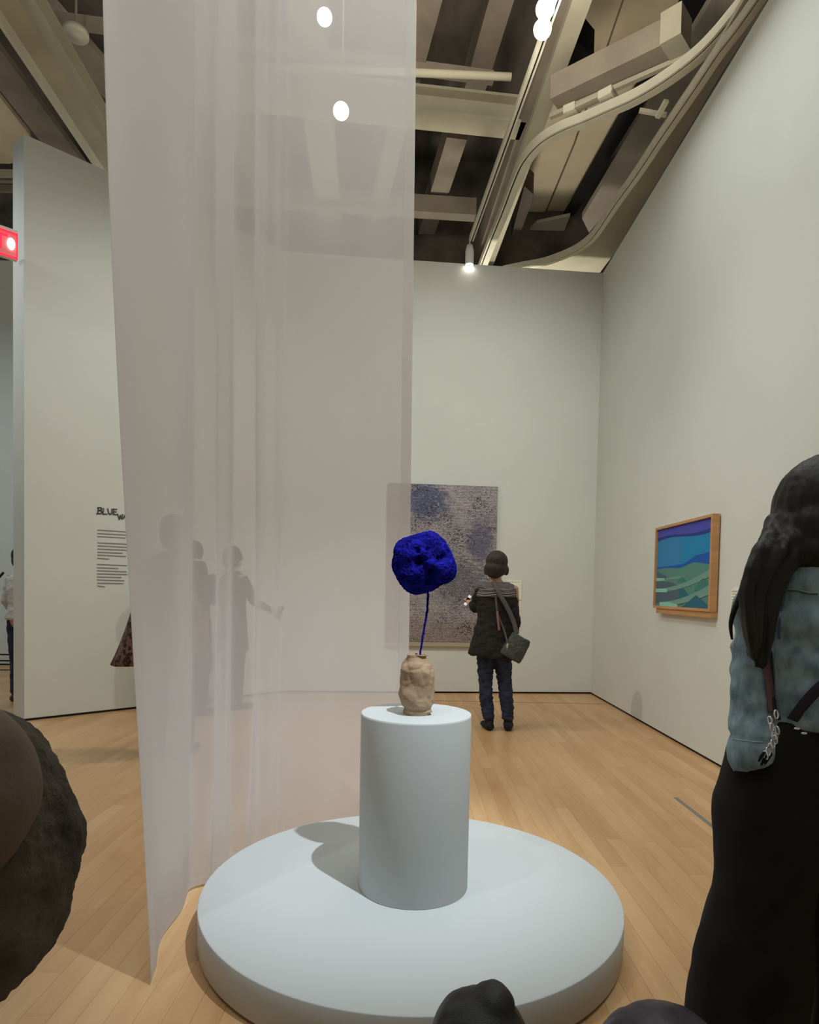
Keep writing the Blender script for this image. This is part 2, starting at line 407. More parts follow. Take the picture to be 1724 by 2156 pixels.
# junction boxes on the curved track
for nm, p, q, wp in (('junction_box', (1268, 222), (1296, 208), 44), ('junction_box', (1192, 250), (1216, 240), 36)):
    a = P(*p, z=5.72); b = P(*q, z=5.72)
    bar(nm, a, b, wp / FL * a.y, .07, M_light_track, tr1)
a = P(1196, 240, z=5.74); b = P(1292, 195, z=5.74)
bar('cable_tray', a, b, 16 / FL * a.y, .03, M_beam, tr1)
a = P(1345, 236, z=5.55); b = P(1402, 246, z=5.5)
bar('brace', a, b, .03, .03, M_light_track, tr1)
a = P(1404, 214, z=5.5); b = P(1384, 250, z=5.45)
bar('brace', a, b, .04, .03, M_light_track, tr2)
a = P(1345, 222, z=5.5); b = P(1425, 170, z=5.5)
# left side structure
cb('steel_beam', (24, 20), (224, 334), 6.0, 44, .4, M_beam, .03, (4, 1.5))
cb('beam_edge_rail', (0, 52), (208, 362), 5.9, 7, .1, M_light_track, None, (4, 1.2))
cb('side_panel', (-30, 110), (150, 345), 6.8, 60, .08, M_brown, None, (4, 1.2))
cb('side_panel', (40, -30), (260, 215), 7.4, 70, .08, M_brown, None, (1, 1.2))
slab('ceiling_panel', [(-220, -40), (-160, 0), (62, 284), (80, 330), (20, 345), (-120, 340)], 7.3, .06, M_panel)
cb('cross_beam', (100, 52), (236, 70), 6.9, 14, .12, M_brown, None, (0, 4))
cb('cross_beam', (-60, 382), (60, 384), 6.9, 9, .1, M_brown)
cb('cross_beam', (-60, 372), (60, 374), 6.9, 4, .1, M_beam)
cb('cross_beam', (-60, 404), (60, 406), 6.9, 5, .1, M_brown)

# ------------------------------------------------------------------ ceiling lamps and rail
M_glow = mat('lamp_glow', (1.0, 0.95, 0.82), emit=14)
def spotlight(px, z, label, r=.045, L_=.16, aim=(0, -.25, -1), top=None, glow=M_glow, group='lit ceiling spotlights'):
    p = P(*px, z=z)
    t = empty('track_spotlight', p, 0, label, 'spotlight', None)
    a = Vector(aim).normalized()
    q = a.to_track_quat('Z', 'Y').to_matrix().to_4x4()
    bm = nb(); lathe(bm, [(0, -L_), (r * .7, -L_), (r, -L_ * .7), (r, -.01), (r * .9, 0), (r * .86, -.012), (0, -.014)], 20)
    bm.transform(q); hs = obj('lamp_housing', bm, M_white, t, True)
    bm = nb(); lathe(bm, [(0, -.011), (r * .82, -.011), (r * .7, .008), (0, .018)], 20); bm.transform(q); obj('bulb', bm, glow, hs, True)
    h = (top or z + .5) - z
    bm = nb(); tube(bm, [-a * L_ * .8, (0, 0, h)], [.008, .008], 8); obj('stem', bm, M_light_track, t)
    return t
t = empty('lighting_track', (0, 0, 0), 0, 'straight pale lighting track that runs to the rear wall above the visitor', 'track')
A = P(1176, -6, z=5.55); B = P(992, 508, z=5.55); d = (B - A).normalized(); A -= d * 2.5
bar('rail', A, B, .055, .05, M_light_track, t); 
bar('slot', A + Vector((.004, 0, -.003)), B + Vector((.004, 0, -.003)), .012, .02, M_black, t)
spotlight((988, 558), P(988, 558, Y=B.y - .02).z, 'small pendant spotlight hanging at the far end of the straight track', .052, .24, (0, -.05, -1), 5.56)
spotlight((1143, 62), 5.4, 'bright spotlight on the straight track, lower of the two at the top', .065, .14, (-.05, -.7, -.6), 5.55, mat('lamp_glow_strong', (1, .96, .84), emit=30))
spotlight((1149, 18), 5.4, 'bright spotlight on the straight track at the upper frame edge', .065, .14, (-.05, -.7, -.6), 5.55, bpy.data.materials['lamp_glow_strong'])
g2 = mat('lamp_glow_veiled', (1, .96, .86), emit=60)
spotlight((683, 36), 5.3, 'glowing spotlight seen blurred through the top of the sheer curtain', .06, .14, (0, -.7, -.6), 7.0, g2)
spotlight((718, 234), 5.3, 'star-like spotlight glowing through the curtain below the upper one', .075, .14, (0, -.7, -.6), 7.0, g2)
p = P(160, 78, z=6.6)
t = empty('ceiling_speaker', p, 0, 'round pale ceiling speaker beside the pipe at upper left', 'speaker')
bm = nb(); lathe(bm, [(0, 0), (.05, .0), (.055, .008), (.10, .0), (.115, .015), (.115, .06), (0, .06)], 32); obj('housing', bm, M_light_track, t, True)
bm = nb(); tube(bm, [(0, 0, .05), (0, 0, .35)], [.012, .012], 8); obj('stem', bm, M_brown, t)

# ------------------------------------------------------------------ platform, plinth, vase, sculpture
PX, PYc = 0.025, 2.468
t = empty('platform', (PX, PYc, 0), 0, 'low round pale blue-grey platform on the wooden floor', 'platform')
bm = nb(); lathe(bm, [(0, .012), (.775, .012), (.782, .016), (.784, .137), (.7825, .140), (.779, .141), (0, .141)], 160)
obj('disc', bm, M_plinth, t, True)
bm = nb(); lathe(bm, [(0, 0), (.745, 0), (.745, .012), (0, .012)], 64); obj('contact_shade_base', bm, M_gap, t)  # black disc paints the contact shadow under the platform rim
for o in bpy.data.objects:
    if o.name == 'disc':
        for p_ in o.data.polygons: p_.use_smooth = abs(p_.normal.z) < .9
bm = nb(); lathe(bm, [(0, 0), (.2075, 0), (.2095, .003), (.2105, .656), (.2095, .6635), (.207, .665), (0, .665)], 128)
o = obj('plinth', bm, M_plinth, None, True); o.location = (.033, 2.466, .141)
for p_ in o.data.polygons: p_.use_smooth = abs(p_.normal.z) < .9
setp(o, 'pale cylindrical plinth standing on the round platform', 'plinth')

M_clay = mat('raw_clay', S(160, 134, 108), 0.85, var=0.16, vscale=9, bump=0.5, bscale=60, bdist=.004)
VX, VY, VZ = 0.034, 2.44, 0.806
prof = [(.050, 0), (.053, .012), (.050, .022), (.060, .035), (.066, .055), (.0655, .10), (.066, .14), (.064, .165), (.055, .185), (.0445, .200), (.0405, .214), (.041, .225)]
bm = nb(); n = 120; rings = []
pr = []
for i in range(len(prof) - 1):
    for k in range(8):
        f = k / 8; pr.append((prof[i][0] * (1 - f) + prof[i + 1][0] * f, prof[i][1] * (1 - f) + prof[i + 1][1] * f))
pr.append(prof[-1])
inner = [(.035, .226), (.034, .215), (.040, .19), (.050, .15), (.048, .06), (.02, .03)]
for r, z in pr + inner:
    ring = []
    inn = (r, z) in inner
    for k in range(n):
        a = 2 * PI * k / n
        v = Vector((math.cos(a) * r, math.sin(a) * r, z))
        q = v * 14 + Vector((3, 7, 1))
        d1 = noise.noise(q); rid = 1 - abs(noise.noise(q * 1.9 + Vector((5, 2, 9)))) * 2.2
        cell = noise.voronoi(v * 19 + Vector((2, 1, 4)))[0]
        dd = d1 * .010 + rid * .0022 + (cell[1] - cell[0]) * .009 - .004
        if inn or z > .222: dd *= .25
        if z < .01: dd *= .3
        k2 = (r + dd) / r
        ring.append(bm.verts.new((v.x * k2, v.y * k2, z + (.003 * noise.noise(v * 30) if z > .19 else 0))))
    rings.append(ring)
for A_, B_ in zip(rings, rings[1:]):
    for k in range(n): bm.faces.new((A_[k], A_[(k + 1) % n], B_[(k + 1) % n], B_[k]))
bm.faces.new(rings[0][::-1]); bm.faces.new(rings[-1])
o = obj('clay_vase', bm, M_clay, None, True); o.location = (VX, VY, VZ)
setp(o, 'crumpled tan raw clay vase standing on the cylindrical plinth', 'vase')

def blue_mat():
    m = bpy.data.materials.new('blue_pigment'); m.use_nodes = True
    nt = m.node_tree; b = nt.nodes['Principled BSDF']; L = nt.links.new
    tc = nt.nodes.new('ShaderNodeTexCoord')
    n = nt.nodes.new('ShaderNodeTexNoise'); n.inputs['Scale'].default_value = 38; n.inputs['Detail'].default_value = 8; n.inputs['Roughness'].default_value = .75
    mp = nt.nodes.new('ShaderNodeMapping'); mp.inputs['Scale'].default_value = (.6, 1, 1.5); L(tc.outputs['Object'], mp.inputs[0]); L(mp.outputs[0], n.inputs['Vector'])
    cr = nt.nodes.new('ShaderNodeValToRGB'); cr.color_ramp.elements[0].position = .36; cr.color_ramp.elements[0].color = (.0015, .001, .035, 1)
    cr.color_ramp.elements[1].position = .72; cr.color_ramp.elements[1].color = (.022, .022, .50, 1)
    L(n.outputs['Fac'], cr.inputs[0]); L(cr.outputs[0], b.inputs['Base Color'])
    b.inputs['Roughness'].default_value = 1; b.inputs['Specular IOR Level'].default_value = .05
    bp = nt.nodes.new('ShaderNodeBump'); bp.inputs['Strength'].default_value = .9; bp.inputs['Distance'].default_value = .01
    L(n.outputs['Fac'], bp.inputs['Height']); L(bp.outputs[0], b.inputs['Normal'])
    return m
M_blue = blue_mat()
BX, BY = VX + .012, VY
bc = P(891, 1184, Y=BY)
t = empty('sponge_flower', (bc.x, bc.y, VZ + .03), 0, 'ultramarine blue sponge-like bloom on a thin blue stem rising from the clay vase', 'sculpture')
bm = nb(); bmesh.ops.create_icosphere(bm, subdivisions=7, radius=1)
PITS = [(Vector((-.17, -.93, -.02)).normalized(), .13, .45), (Vector((.30, -.88, -.38)).normalized(), .10, .30), (Vector((.12, -.9, .50)).normalized(), .12, .18), (Vector((-.22, -.85, .36)).normalized(), .09, .18), (Vector((.72, -.68, .18)).normalized(), .12, .2), (Vector((.5, -.8, .12)).normalized(), .08, .14)]
for v in bm.verts:
    u = v.co.normalized()
    ang = math.atan2(u.z, u.x)
    rr = 1 + .05 * math.cos(4 * (ang + .45)) + .03 * math.cos(3 * ang + 1.0)
    d = noise.noise(u * 2.2 + Vector((4, 1, 1))) * .06
    rid = sum((1 - abs(noise.noise(u * Vector((1, 1, 1.5)).length * s_ + Vector((s_, 0, 2))))) / s_ for s_ in (3.5, 7, 14)) 
    d += (rid - .45) * .26
    d += noise.noise(u * 30) * .014 + noise.noise(u * 60) * .012
    for c_, w_, dp in PITS:
        dd = (u - c_).length
        d -= 1.5 * dp * math.exp(-(dd / (w_ * 1.15)) ** 2)
    v.co = Vector((u.x * .120, u.y * .085, u.z * .113)) * (rr + d)
    if u.z < -.8: v.co.z -= (-u.z - .8) * .05
off = Vector((0, 0, bc.z - (VZ + .03)))
bm.transform(Matrix.Translation(off)); obj('bloom', bm, M_blue, t, True)
def rel(px, py): 
    q = P(px, py, Y=BY); return Vector((q.x - bc.x, 0, q.z - VZ - .03))
pth = [rel(883, 1392), rel(885, 1373), rel(890, 1340), rel(896, 1305), rel(900, 1280), rel(901, 1255), rel(899, 1236), rel(893, 1215)]
fine = []
for i in range(len(pth) - 1):
    for k in range(10): fine.append(pth[i].lerp(pth[i + 1], k / 10))
bm = nb(); tube(bm, [p_ + Vector((noise.noise(p_ * 70), noise.noise(p_ * 70 + Vector((9, 9, 9))), 0)) * .0022 for p_ in fine],
    [.0033 + .0013 * (i / len(fine)) + .0016 * abs(noise.noise(p_ * 140)) + max(0, (i - 58) / 12) * .016 for i, p_ in enumerate(fine)], 10)
obj('stem', bm, M_blue, t, True)

# ------------------------------------------------------------------ sheer curtain
def sheer(name, t0, colr):
    m = bpy.data.materials.new(name); m.use_nodes = True
    nt = m.node_tree; nt.nodes.clear(); L = nt.links.new
    out = nt.nodes.new('ShaderNodeOutputMaterial'); tr = nt.nodes.new('ShaderNodeBsdfTransparent')
    df = nt.nodes.new('ShaderNodeBsdfDiffuse'); tl = nt.nodes.new('ShaderNodeBsdfTranslucent')
    df.inputs[0].default_value = (*colr, 1); tl.inputs[0].default_value = (*colr, 1)
    mx = nt.nodes.new('ShaderNodeMixShader'); mx.inputs[0].default_value = .5; L(df.outputs[0], mx.inputs[1]); L(tl.outputs[0], mx.inputs[2])
    g = nt.nodes.new('ShaderNodeNewGeometry'); dt = nt.nodes.new('ShaderNodeVectorMath'); dt.operation = 'DOT_PRODUCT'
    L(g.outputs['Normal'], dt.inputs[0]); L(g.outputs['Incoming'], dt.inputs[1])
    ab = nt.nodes.new('ShaderNodeMath'); ab.operation = 'ABSOLUTE'; L(dt.outputs['Value'], ab.inputs[0])
    mxm = nt.nodes.new('ShaderNodeMath'); mxm.operation = 'MAXIMUM'; mxm.inputs[1].default_value = .30; L(ab.outputs[0], mxm.inputs[0])
    dv = nt.nodes.new('ShaderNodeMath'); dv.operation = 'DIVIDE'; dv.inputs[0].default_value = 1; L(mxm.outputs[0], dv.inputs[1])
    pw = nt.nodes.new('ShaderNodeMath'); pw.operation = 'POWER'; 
    at = nt.nodes.new('ShaderNodeAttribute'); at.attribute_name = 'gather'
    mr = nt.nodes.new('ShaderNodeMapRange'); mr.clamp = False; mr.inputs[3].default_value = t0; mr.inputs[4].default_value = t0 * .22; L(at.outputs['Fac'], mr.inputs[0])
    L(mr.outputs[0], pw.inputs[0]); L(dv.outputs[0], pw.inputs[1])
    m2 = nt.nodes.new('ShaderNodeMixShader'); L(pw.outputs[0], m2.inputs[0]); L(mx.outputs[0], m2.inputs[1]); L(tr.outputs[0], m2.inputs[2])
    L(m2.outputs[0], out.inputs[0])
    return m
M_sheer = sheer('sheer_fabric', 0.30, (0.84, 0.79, 0.775))
bot = [(-.796, 2.022), (-.845, 2.20), (-.868, 2.36), (-.862, 2.50), (-.876, 2.64), (-.845, 2.78), (-.80, 2.90), (-.72, 3.04), (-.58, 3.18), (-.38, 3.30), (-.15, 3.39), (0.008, 3.42)]
def cat(pts, n):
    out = []
    pts = [Vector((*p_, 0)) for p_ in pts]
    for i in range(len(pts) - 1):
        p0, p1, p2, p3 = pts[max(i - 1, 0)], pts[i], pts[i + 1], pts[min(i + 2, len(pts) - 1)]
        for k in range(n):
            t_ = k / n
            out.append(0.5 * ((2 * p1) + (p2 - p0) * t_ + (2 * p0 - 5 * p1 + 4 * p2 - p3) * t_ * t_ + (3 * p1 - p0 - 3 * p2 + p3) * t_ ** 3))
    return out + [pts[-1]]
base = cat(bot, 30)
cum = [0]
for a, b in zip(base, base[1:]): cum.append(cum[-1] + (b - a).length)
tot = cum[-1]
CT = 5.25
t = empty('sheer_curtain', (base[0].x, base[0].y, 0), 0, 'tall sheer white fabric curtain hanging behind and left of the round platform', 'curtain')
o0 = Vector((base[0].x, base[0].y, 0))
NZ = 42
bm = nb(); grid = []
def cpoint(i, z):
    p_ = base[i]; s_ = cum[i]
    tg = (base[min(i + 1, len(base) - 1)] - base[max(i - 1, 0)]).normalized(); nn = Vector((tg.y, -tg.x, 0))
    h = z / CT
    left = math.exp(-(s_ / .30) ** 2)
    x = Vector((-.215 * left * min(z, 4) / 4 * (1 + .15 * math.sin(z)) - .040 * h * (s_ / tot) ** 2, 0, 0))
    wob = .012 * math.sin(z * 1.3) + .02 * h
    g_ = lambda c, w_: math.exp(-((s_ - c - wob) / w_) ** 2)
    off_ = (.045 * g_(.72, .040) - .024 * g_(.645, .04) + .048 * g_(.99, .038) - .026 * g_(.925, .035) + .012 * g_(1.14, .03)
            + .006 * g_(.36, .07)) * (1 - .35 * h) * (.55 + .45 * min(1, z / .6))
    off_ += .0035 * math.sin(s_ * 19 + z * .5) + .003 * math.sin(s_ * 7 + 1 - z * .35)
    edge = min(1, s_ / .08, (tot - s_) / .05 + .0)
    return p_ + nn * off_ * max(0, edge) + x + Vector((0, 0, z))
for j in range(NZ + 1):
    z = .014 + (CT - .014) * j / NZ
    grid.append([bm.verts.new(cpoint(i, z) - o0) for i in range(len(base))])
for A_, B_ in zip(grid, grid[1:]):
    for i in range(len(base) - 1): bm.faces.new((A_[i], A_[i + 1], B_[i + 1], B_[i]))
fab = obj('fabric', bm, M_sheer, t, True)
ga = fab.data.attributes.new('gather', 'FLOAT', 'POINT')          # how densely the cloth is gathered: fullest high up on the left
nb_ = len(base)
for k_ in range(len(fab.data.vertices)):
    j, i = divmod(k_, nb_); z = CT * j / NZ; s_ = cum[i]
    a_ = max(0, min(1, (z - 1.5) / 2.2)); b2 = max(0, min(1, (.99 - s_) / .22)); a_ = a_ * a_ * (3 - 2 * a_); b2 = b2 * b2 * (3 - 2 * b2)
    px_ = 862 + base[i].x / base[i].y * 1366
    pleat = sum(w_ * math.exp(-((px_ - c_ - (z - 1) * 2) / q_) ** 2) for c_, q_, w_ in ((402, 5, .75), (484, 6, .65), (545, 5, .3), (592, 4, .2)))
    thin = .25 * math.exp(-((px_ - 372) / 14) ** 2) * (1 - a_)
    ga.data[k_].value = max(-.25, min(1.2, a_ * b2 + pleat * (1 - .5 * a_) - thin))
M_hem = sheer('sheer_hem', 0.62, (0.86, 0.84, 0.82))
def strip(i0, i1, z0, z1, nz, name):
    bm = nb(); g_ = []
    for j in range(nz + 1):
        z = z0 + (z1 - z0) * j / nz
        g_.append([bm.verts.new(cpoint(i, z) - o0 + Vector((0, -.003, 0))) for i in range(i0, i1 + 1)])
    for A_, B_ in zip(g_, g_[1:]):
        for i in range(len(A_) - 1): bm.faces.new((A_[i], A_[i + 1], B_[i + 1], B_[i]))
    obj(name, bm, M_hem, t, True)
strip(0, 5, .02, CT, 40, 'side_hem')
strip(len(base) - 14, len(base) - 1, .02, CT, 40, 'side_hem')
strip(0, len(base) - 1, .014, .05, 2, 'bottom_hem')
bm = nb(); tube(bm, [cpoint(i, CT) - o0 for i in range(0, len(base), 10)] + [cpoint(len(base) - 1, CT) - o0], [.012] * (len(range(0, len(base), 10)) + 1), 8)
obj('curtain_rail', bm, M_white, t)
for i in (20, 170, 320):
    q = cpoint(i, CT) - o0
    bm = nb(); tube(bm, [q, q + Vector((0, 0, 8.4 - CT))], [.004, .004], 6); obj('hanger_wire', bm, M_white, t)

# ------------------------------------------------------------------ big textured painting on the rear wall
bdir = Vector((XR - XL, YB - YL, 0)).normalized(); bn = Vector((bdir.y, -bdir.x, 0))
def rear(px, py, off=0.0): return on_plane(px, py, Vector((XL, YL, 0)) + bn * off, bn)
def frame_m(o_, dx, nrm): # local x along dx, local y into wall(-nrm), z up
    yv = -Vector(nrm)
    return Matrix(((dx.x, yv.x, 0, o_.x), (dx.y, yv.y, 0, o_.y), (0, 0, 1, o_.z), (0, 0, 0, 1)))
def scribble_mat():
    m = bpy.data.materials.new('scribbled_canvas'); m.use_nodes = True
    nt = m.node_tree; b = nt.nodes['Principled BSDF']; L = nt.links.new
    def N(k): return nt.nodes.new(k)
    tc = N('ShaderNodeTexCoord')
    def mp(s, loc=(0, 0, 0)):
        q = N('ShaderNodeMapping'); q.inputs['Scale'].default_value = s; q.inputs['Location'].default_value = loc; L(tc.outputs['Object'], q.inputs[0]); return q.outputs[0]
    def nz(vec, sc_, det=4, dist=0):
        q = N('ShaderNodeTexNoise'); q.inputs['Scale'].default_value = sc_; q.inputs['Detail'].default_value = det; q.inputs['Distortion'].default_value = dist; L(vec, q.inputs['Vector']); return q.outputs['Fac']
    def ramp(f, p0, p1, c0=(0, 0, 0, 1), c1=(1, 1, 1, 1)):
        q = N('ShaderNodeValToRGB'); q.color_ramp.elements[0].position = p0; q.color_ramp.elements[1].position = p1
        q.color_ramp.elements[0].color = c0; q.color_ramp.elements[1].color = c1; L(f, q.inputs[0]); return q.outputs[0]
    def mix(f, a, b_):
        q = N('ShaderNodeMix'); q.data_type = 'RGBA'
        L(f, q.inputs[0])
        for s_, v in ((6, a), (7, b_)):
            if isinstance(v, tuple): q.inputs[s_].default_value = v
            else: L(v, q.inputs[s_])
        return q.outputs[2]
    base_ = ramp(nz(mp((1, 1, 1.4)), 2.2, 3), .35, .65, (.36, .325, .335, 1), (.50, .45, .455, 1))
    sep = N('ShaderNodeSeparateXYZ'); L(tc.outputs['Object'], sep.inputs[0])
    # blue wash at upper left and right side
    def dist2(cx, cz, rx, rz):
        v = N('ShaderNodeVectorMath'); v.operation = 'DISTANCE'; v.inputs[1].default_value = (cx / rx, 0, cz / rz)
        q = N('ShaderNodeCombineXYZ'); 
        a = N('ShaderNodeMath'); a.operation = 'DIVIDE'; a.inputs[1].default_value = rx; L(sep.outputs[0], a.inputs[0])
        c = N('ShaderNodeMath'); c.operation = 'DIVIDE'; c.inputs[1].default_value = rz; L(sep.outputs[2], c.inputs[0])
        L(a.outputs[0], q.inputs[0]); L(c.outputs[0], q.inputs[2]); L(q.outputs[0], v.inputs[0]); return v.outputs['Value']
    nn_ = nz(mp((1, 1, 3)), 9, 5)
    def patch(cx, cz, rx, rz):
        a = N('ShaderNodeMath'); a.operation = 'MULTIPLY_ADD'; a.inputs[1].default_value = 1.6; a.inputs[2].default_value = -.75
        L(nn_, a.inputs[0]); s_ = N('ShaderNodeMath'); s_.operation = 'ADD'; L(dist2(cx, cz, rx, rz), s_.inputs[0]); L(a.outputs[0], s_.inputs[1])
        return ramp(s_.outputs[0], .6, 1.1, (1, 1, 1, 1), (0, 0, 0, 1))
    c = mix(patch(.48, 1.72, .34, .30), base_, (.13, .15, .26, 1))
    c = mix(patch(1.15, 1.25, .22, .35), c, (.16, .155, .22, 1))
    c = mix(patch(.9, .75, .4, .35), c, (.20, .20, .22, 1))
    beige = ramp(sep.outputs[2], .0, .42, (.37, .31, .26, 1), (.24, .21, .21, 1))
    lo = ramp(sep.outputs[2], .18, .36, (1, 1, 1, 1), (0, 0, 0, 1))
    c = mix(lo, c, (.34, .28, .245, 1))
    # fine horizontal ruling
    wv = N('ShaderNodeTexWave'); wv.wave_type = 'BANDS'; wv.bands_direction = 'Z'; wv.inputs['Scale'].default_value = 9.5; wv.inputs['Distortion'].default_value = 5.5; wv.inputs['Detail'].default_value = 3; wv.inputs['Detail Scale'].default_value = 2.5
    L(mp((.35, 1, 1)), wv.inputs['Vector'])
    line = ramp(wv.outputs['Fac'], .05, .30, (.30, .30, .30, 1), (0, 0, 0, 1))
    c = mix(line, c, (.05, .045, .07, 1))
    # scribbled dark marks
    s1_ = ramp(nz(mp((1, 1, 1.5)), 22, 4, 2.2), .42, .47, (1, 1, 1, 1), (0, 0, 0, 1))
    den = ramp(nz(mp((1, 1, 1), (3, 0, 1)), 3, 2), .40, .62)
    f = N('ShaderNodeMath'); f.operation = 'MULTIPLY'; L(s1_, f.inputs[0]); L(den, f.inputs[1])
    c = mix(f.outputs[0], c, (.022, .02, .035, 1))
    s2_ = ramp(nz(mp((1, 1, 1.3), (7, 0, 2)), 42, 3, 2.8), .41, .46, (.85, .85, .85, 1), (0, 0, 0, 1))
    c = mix(s2_, c, (.04, .035, .05, 1))
    s3_ = ramp(nz(mp((1, 1, 1.3), (1, 0, 5)), 38, 2, 1.2), .62, .72, (0, 0, 0, 1), (.7, .7, .7, 1))
    c = mix(s3_, c, (.50, .46, .44, 1))
    L(c, b.inputs['Base Color']); b.inputs['Roughness'].default_value = .8
    bp = N('ShaderNodeBump'); bp.inputs['Strength'].default_value = .4; bp.inputs['Distance'].default_value = .01
    L(nz(mp((1, 1, 1)), 40, 3), bp.inputs['Height']); L(bp.outputs[0], b.inputs['Normal'])
    return m
a = rear(820, 1016, .05); b_ = rear(1046, 1025, .05); c_ = rear(808, 1350, .05)
x0 = (a + c_) / 2; W_ = 1.36; zt = (a.z + b_.z) / 2 ; zb = c_.z
org = rear(814, 1200, .05); org.z = zb
W_ = (rear(1044, 1200, .05) - rear(814, 1200, .05)).length
HT = zt - zb
t = empty('large_painting', org, 0, 'large grey-violet painting with dense scribbled blue-black marks on the rear wall', 'painting')
MR = frame_m(Vector((0, 0, 0)), bdir, bn)
bm = nb(); box(bm, (0, 0, 0), (W_, .040, HT)); o = obj('canvas', bm, scribble_mat(), t); o.matrix_local = MR
bm = nb(); box(bm, (.0, .004, -.055), (W_, .046, -.001)); o = obj('lower_edge', bm, mat('canvas_edge', S(178, 168, 145), .8), t); o.matrix_local = MR

# small wall labels
def wall_label(org_, dx, nrm, w_, h_, nlines, label, seed):
    rnd = random.Random(seed)
    t = empty('wall_label', org_, 0, label, 'label')
    Mx = frame_m(Vector((0, 0, 0)), dx, nrm)
    bm = nb(); box(bm, (0, 0, 0), (w_, .012, h_)); o = obj('card', bm, mat('label_card', (.88, .86, .74), .7), t); o.matrix_local = Mx; card = o
    for k in range(nlines):
        z = h_ * (.92 - .84 * k / nlines); x = w_ * .1; bm = nb()
        end = w_ * (.9 if rnd.random() < .7 else rnd.uniform(.4, .8)); 
        if k == 1: end = w_ * .5
        while x < end:
            l = rnd.uniform(.008, .03); box(bm, (x, -.0012, z - .0045), (min(x + l, end), 0.0, z)); x += l + .006
        obj('text_line', bm, M_ink2, card)
p = rear(1067, 1262, .013); q = rear(1098, 1222, .013)
wall_label(p, bdir, bn, (q - p).dot(bdir), q.z - p.z, 5, 'upper cream wall label behind the visitor\'s right shoulder', 1)
p = rear(1066, 1326, .013); q = rear(1096, 1266, .013)
wall_label(p, bdir, bn, (q - p).dot(bdir), q.z - p.z, 8, 'lower cream wall label just under the other beside the large painting', 2)
rdir = Vector((0, -1, 0)); rn = Vector((-1, 0, 0))
def right(px, py, off=0.0): return on_plane(px, py, Vector((XR - off, 0, 0)), rn)
p = right(1537, 1289, .013); q = right(1566, 1240, .013)
wall_label(p, rdir, rn, (q - p).dot(rdir), q.z - p.z, 7, 'pale wall label on the right wall partly hidden by the woman\'s hair', 3)

# ------------------------------------------------------------------ framed seascape on the right wall
FD = .066
ymin, ymax = 4.90, 6.04
zb, zt = 1.155, 1.895
t = empty('framed_painting', (XR - FD, ymax, zb), 0, 'framed blue and green abstract seascape in a light wood frame on the right wall', 'painting')
FW, FH = ymax - ymin, zt - zb
M_frame = mat('oak_frame', S(196, 148, 100), .5, var=.12, vscale=4, stretch=(1, 1, 8))
Mf = frame_m(Vector((0, 0, 0)), rdir, rn)
e = .022
for lo, hi in (((0, 0, 0), (FW, .055, e)), ((0, 0, FH - e), (FW, .055, FH)), ((0, 0, e), (e, .055, FH - e)), ((FW - e * 1.2, 0, e), (FW, .055, FH - e))):
    bm = nb(); box(bm, lo, hi); o = obj('frame_rail', bm, M_frame, t); o.matrix_local = Mf
bm = nb(); box(bm, (.05, .012, -.045), (FW - .004, FD, 0.0)); box(bm, (.05, .03, 0), (FW - .03, FD, FH - .03)); o = obj('backing_box', bm, M_frame, t); o.matrix_local = Mf
cols = {'violet': S(78, 82, 182), 'navy': S(44, 62, 140), 'sky': S(52, 132, 186), 'sky2': S(30, 136, 188), 'cobalt': S(26, 92, 180), 'sea': S(88, 140, 130), 'teal': S(44, 106, 128), 'slate': S(82, 102, 116), 'foam': S(140, 205, 188), 'green': S(64, 128, 120), 'mist': S(116, 158, 148)}
names = list(cols); mats = [mat('paint_' + k_, v, .7) for k_, v in cols.items()]
def curve(f, n_=24): return [(i / n_, f(i / n_)) for i in range(n_ + 1)]
U0, V0, UW, VH = e, e, FW - 2.2 * e, FH - 2 * e
bm = nb()
def layer(k_, lower, upper, depth, u0=0, u1=1):
    """flat painted band between two curves v(u)"""
    n_ = 24; mi = names.index(k_); prev = None
    for i in range(n_ + 1):
        u = u0 + (u1 - u0) * i / n_; lo, hi = lower(u), max(lower(u), upper(u))
        cur = [bm.verts.new((U0 + u * UW, .020 - depth * .0004, V0 + min(1, max(0, q_)) * VH)) for q_ in (lo, hi)]
        if prev: 
            f_ = bm.faces.new((prev[0], cur[0], cur[1], prev[1])); f_.material_index = mi
        prev = cur
s_ = math.sin
layer('sky', lambda u: 0, lambda u: 1, 0)
layer('sky2', lambda u: .45, lambda u: .9, 1, .5, 1)
layer('navy', lambda u: .85 + .02 * s_(u * 6), lambda u: 1, 2)
layer('violet', lambda u: .885 + .018 * s_(u * 6 + .4), lambda u: 1, 3)
layer('cobalt', lambda u: .45, lambda u: .505 + .02 * u + .11 * max(0, u - .5) / .5 * (1 if u > .5 else 0) + .03 * math.exp(-((u - .75) / .12) ** 2), 4)
layer('sea', lambda u: 0, lambda u: .48 + .045 * math.exp(-((u - .70) / .16) ** 2) + .01 * s_(u * 9), 5)
layer('slate', lambda u: 0, lambda u: .455 - .34 * u, 6, 0, .55)
layer('sea', lambda u: 0, lambda u: .33 + .05 * s_(u * 3), 7, 0, .9)
layer('slate', lambda u: .21, lambda u: .325 - .05 * u - .28 * max(0, u - .3), 8, 0, .56)
layer('foam', lambda u: .325 + .03 * u, lambda u: .368 - .06 * u, 9, 0, .2)
layer('mist', lambda u: .335 + .03 * u, lambda u: .352 + .05 * u, 9, .18, .55)
layer('green', lambda u: .30, lambda u: .37 - abs(u - .52) * .7, 10, .43, .68)
layer('slate', lambda u: .03, lambda u: .20 + .02 * s_(u * 3), 11, 0, .55)
layer('teal', lambda u: .07, lambda u: .23 - .9 * max(0, u - .55) , 12, .48, .74)
layer('mist', lambda u: .18 + .18 * u * u, lambda u: .225 + .22 * u * u, 13)
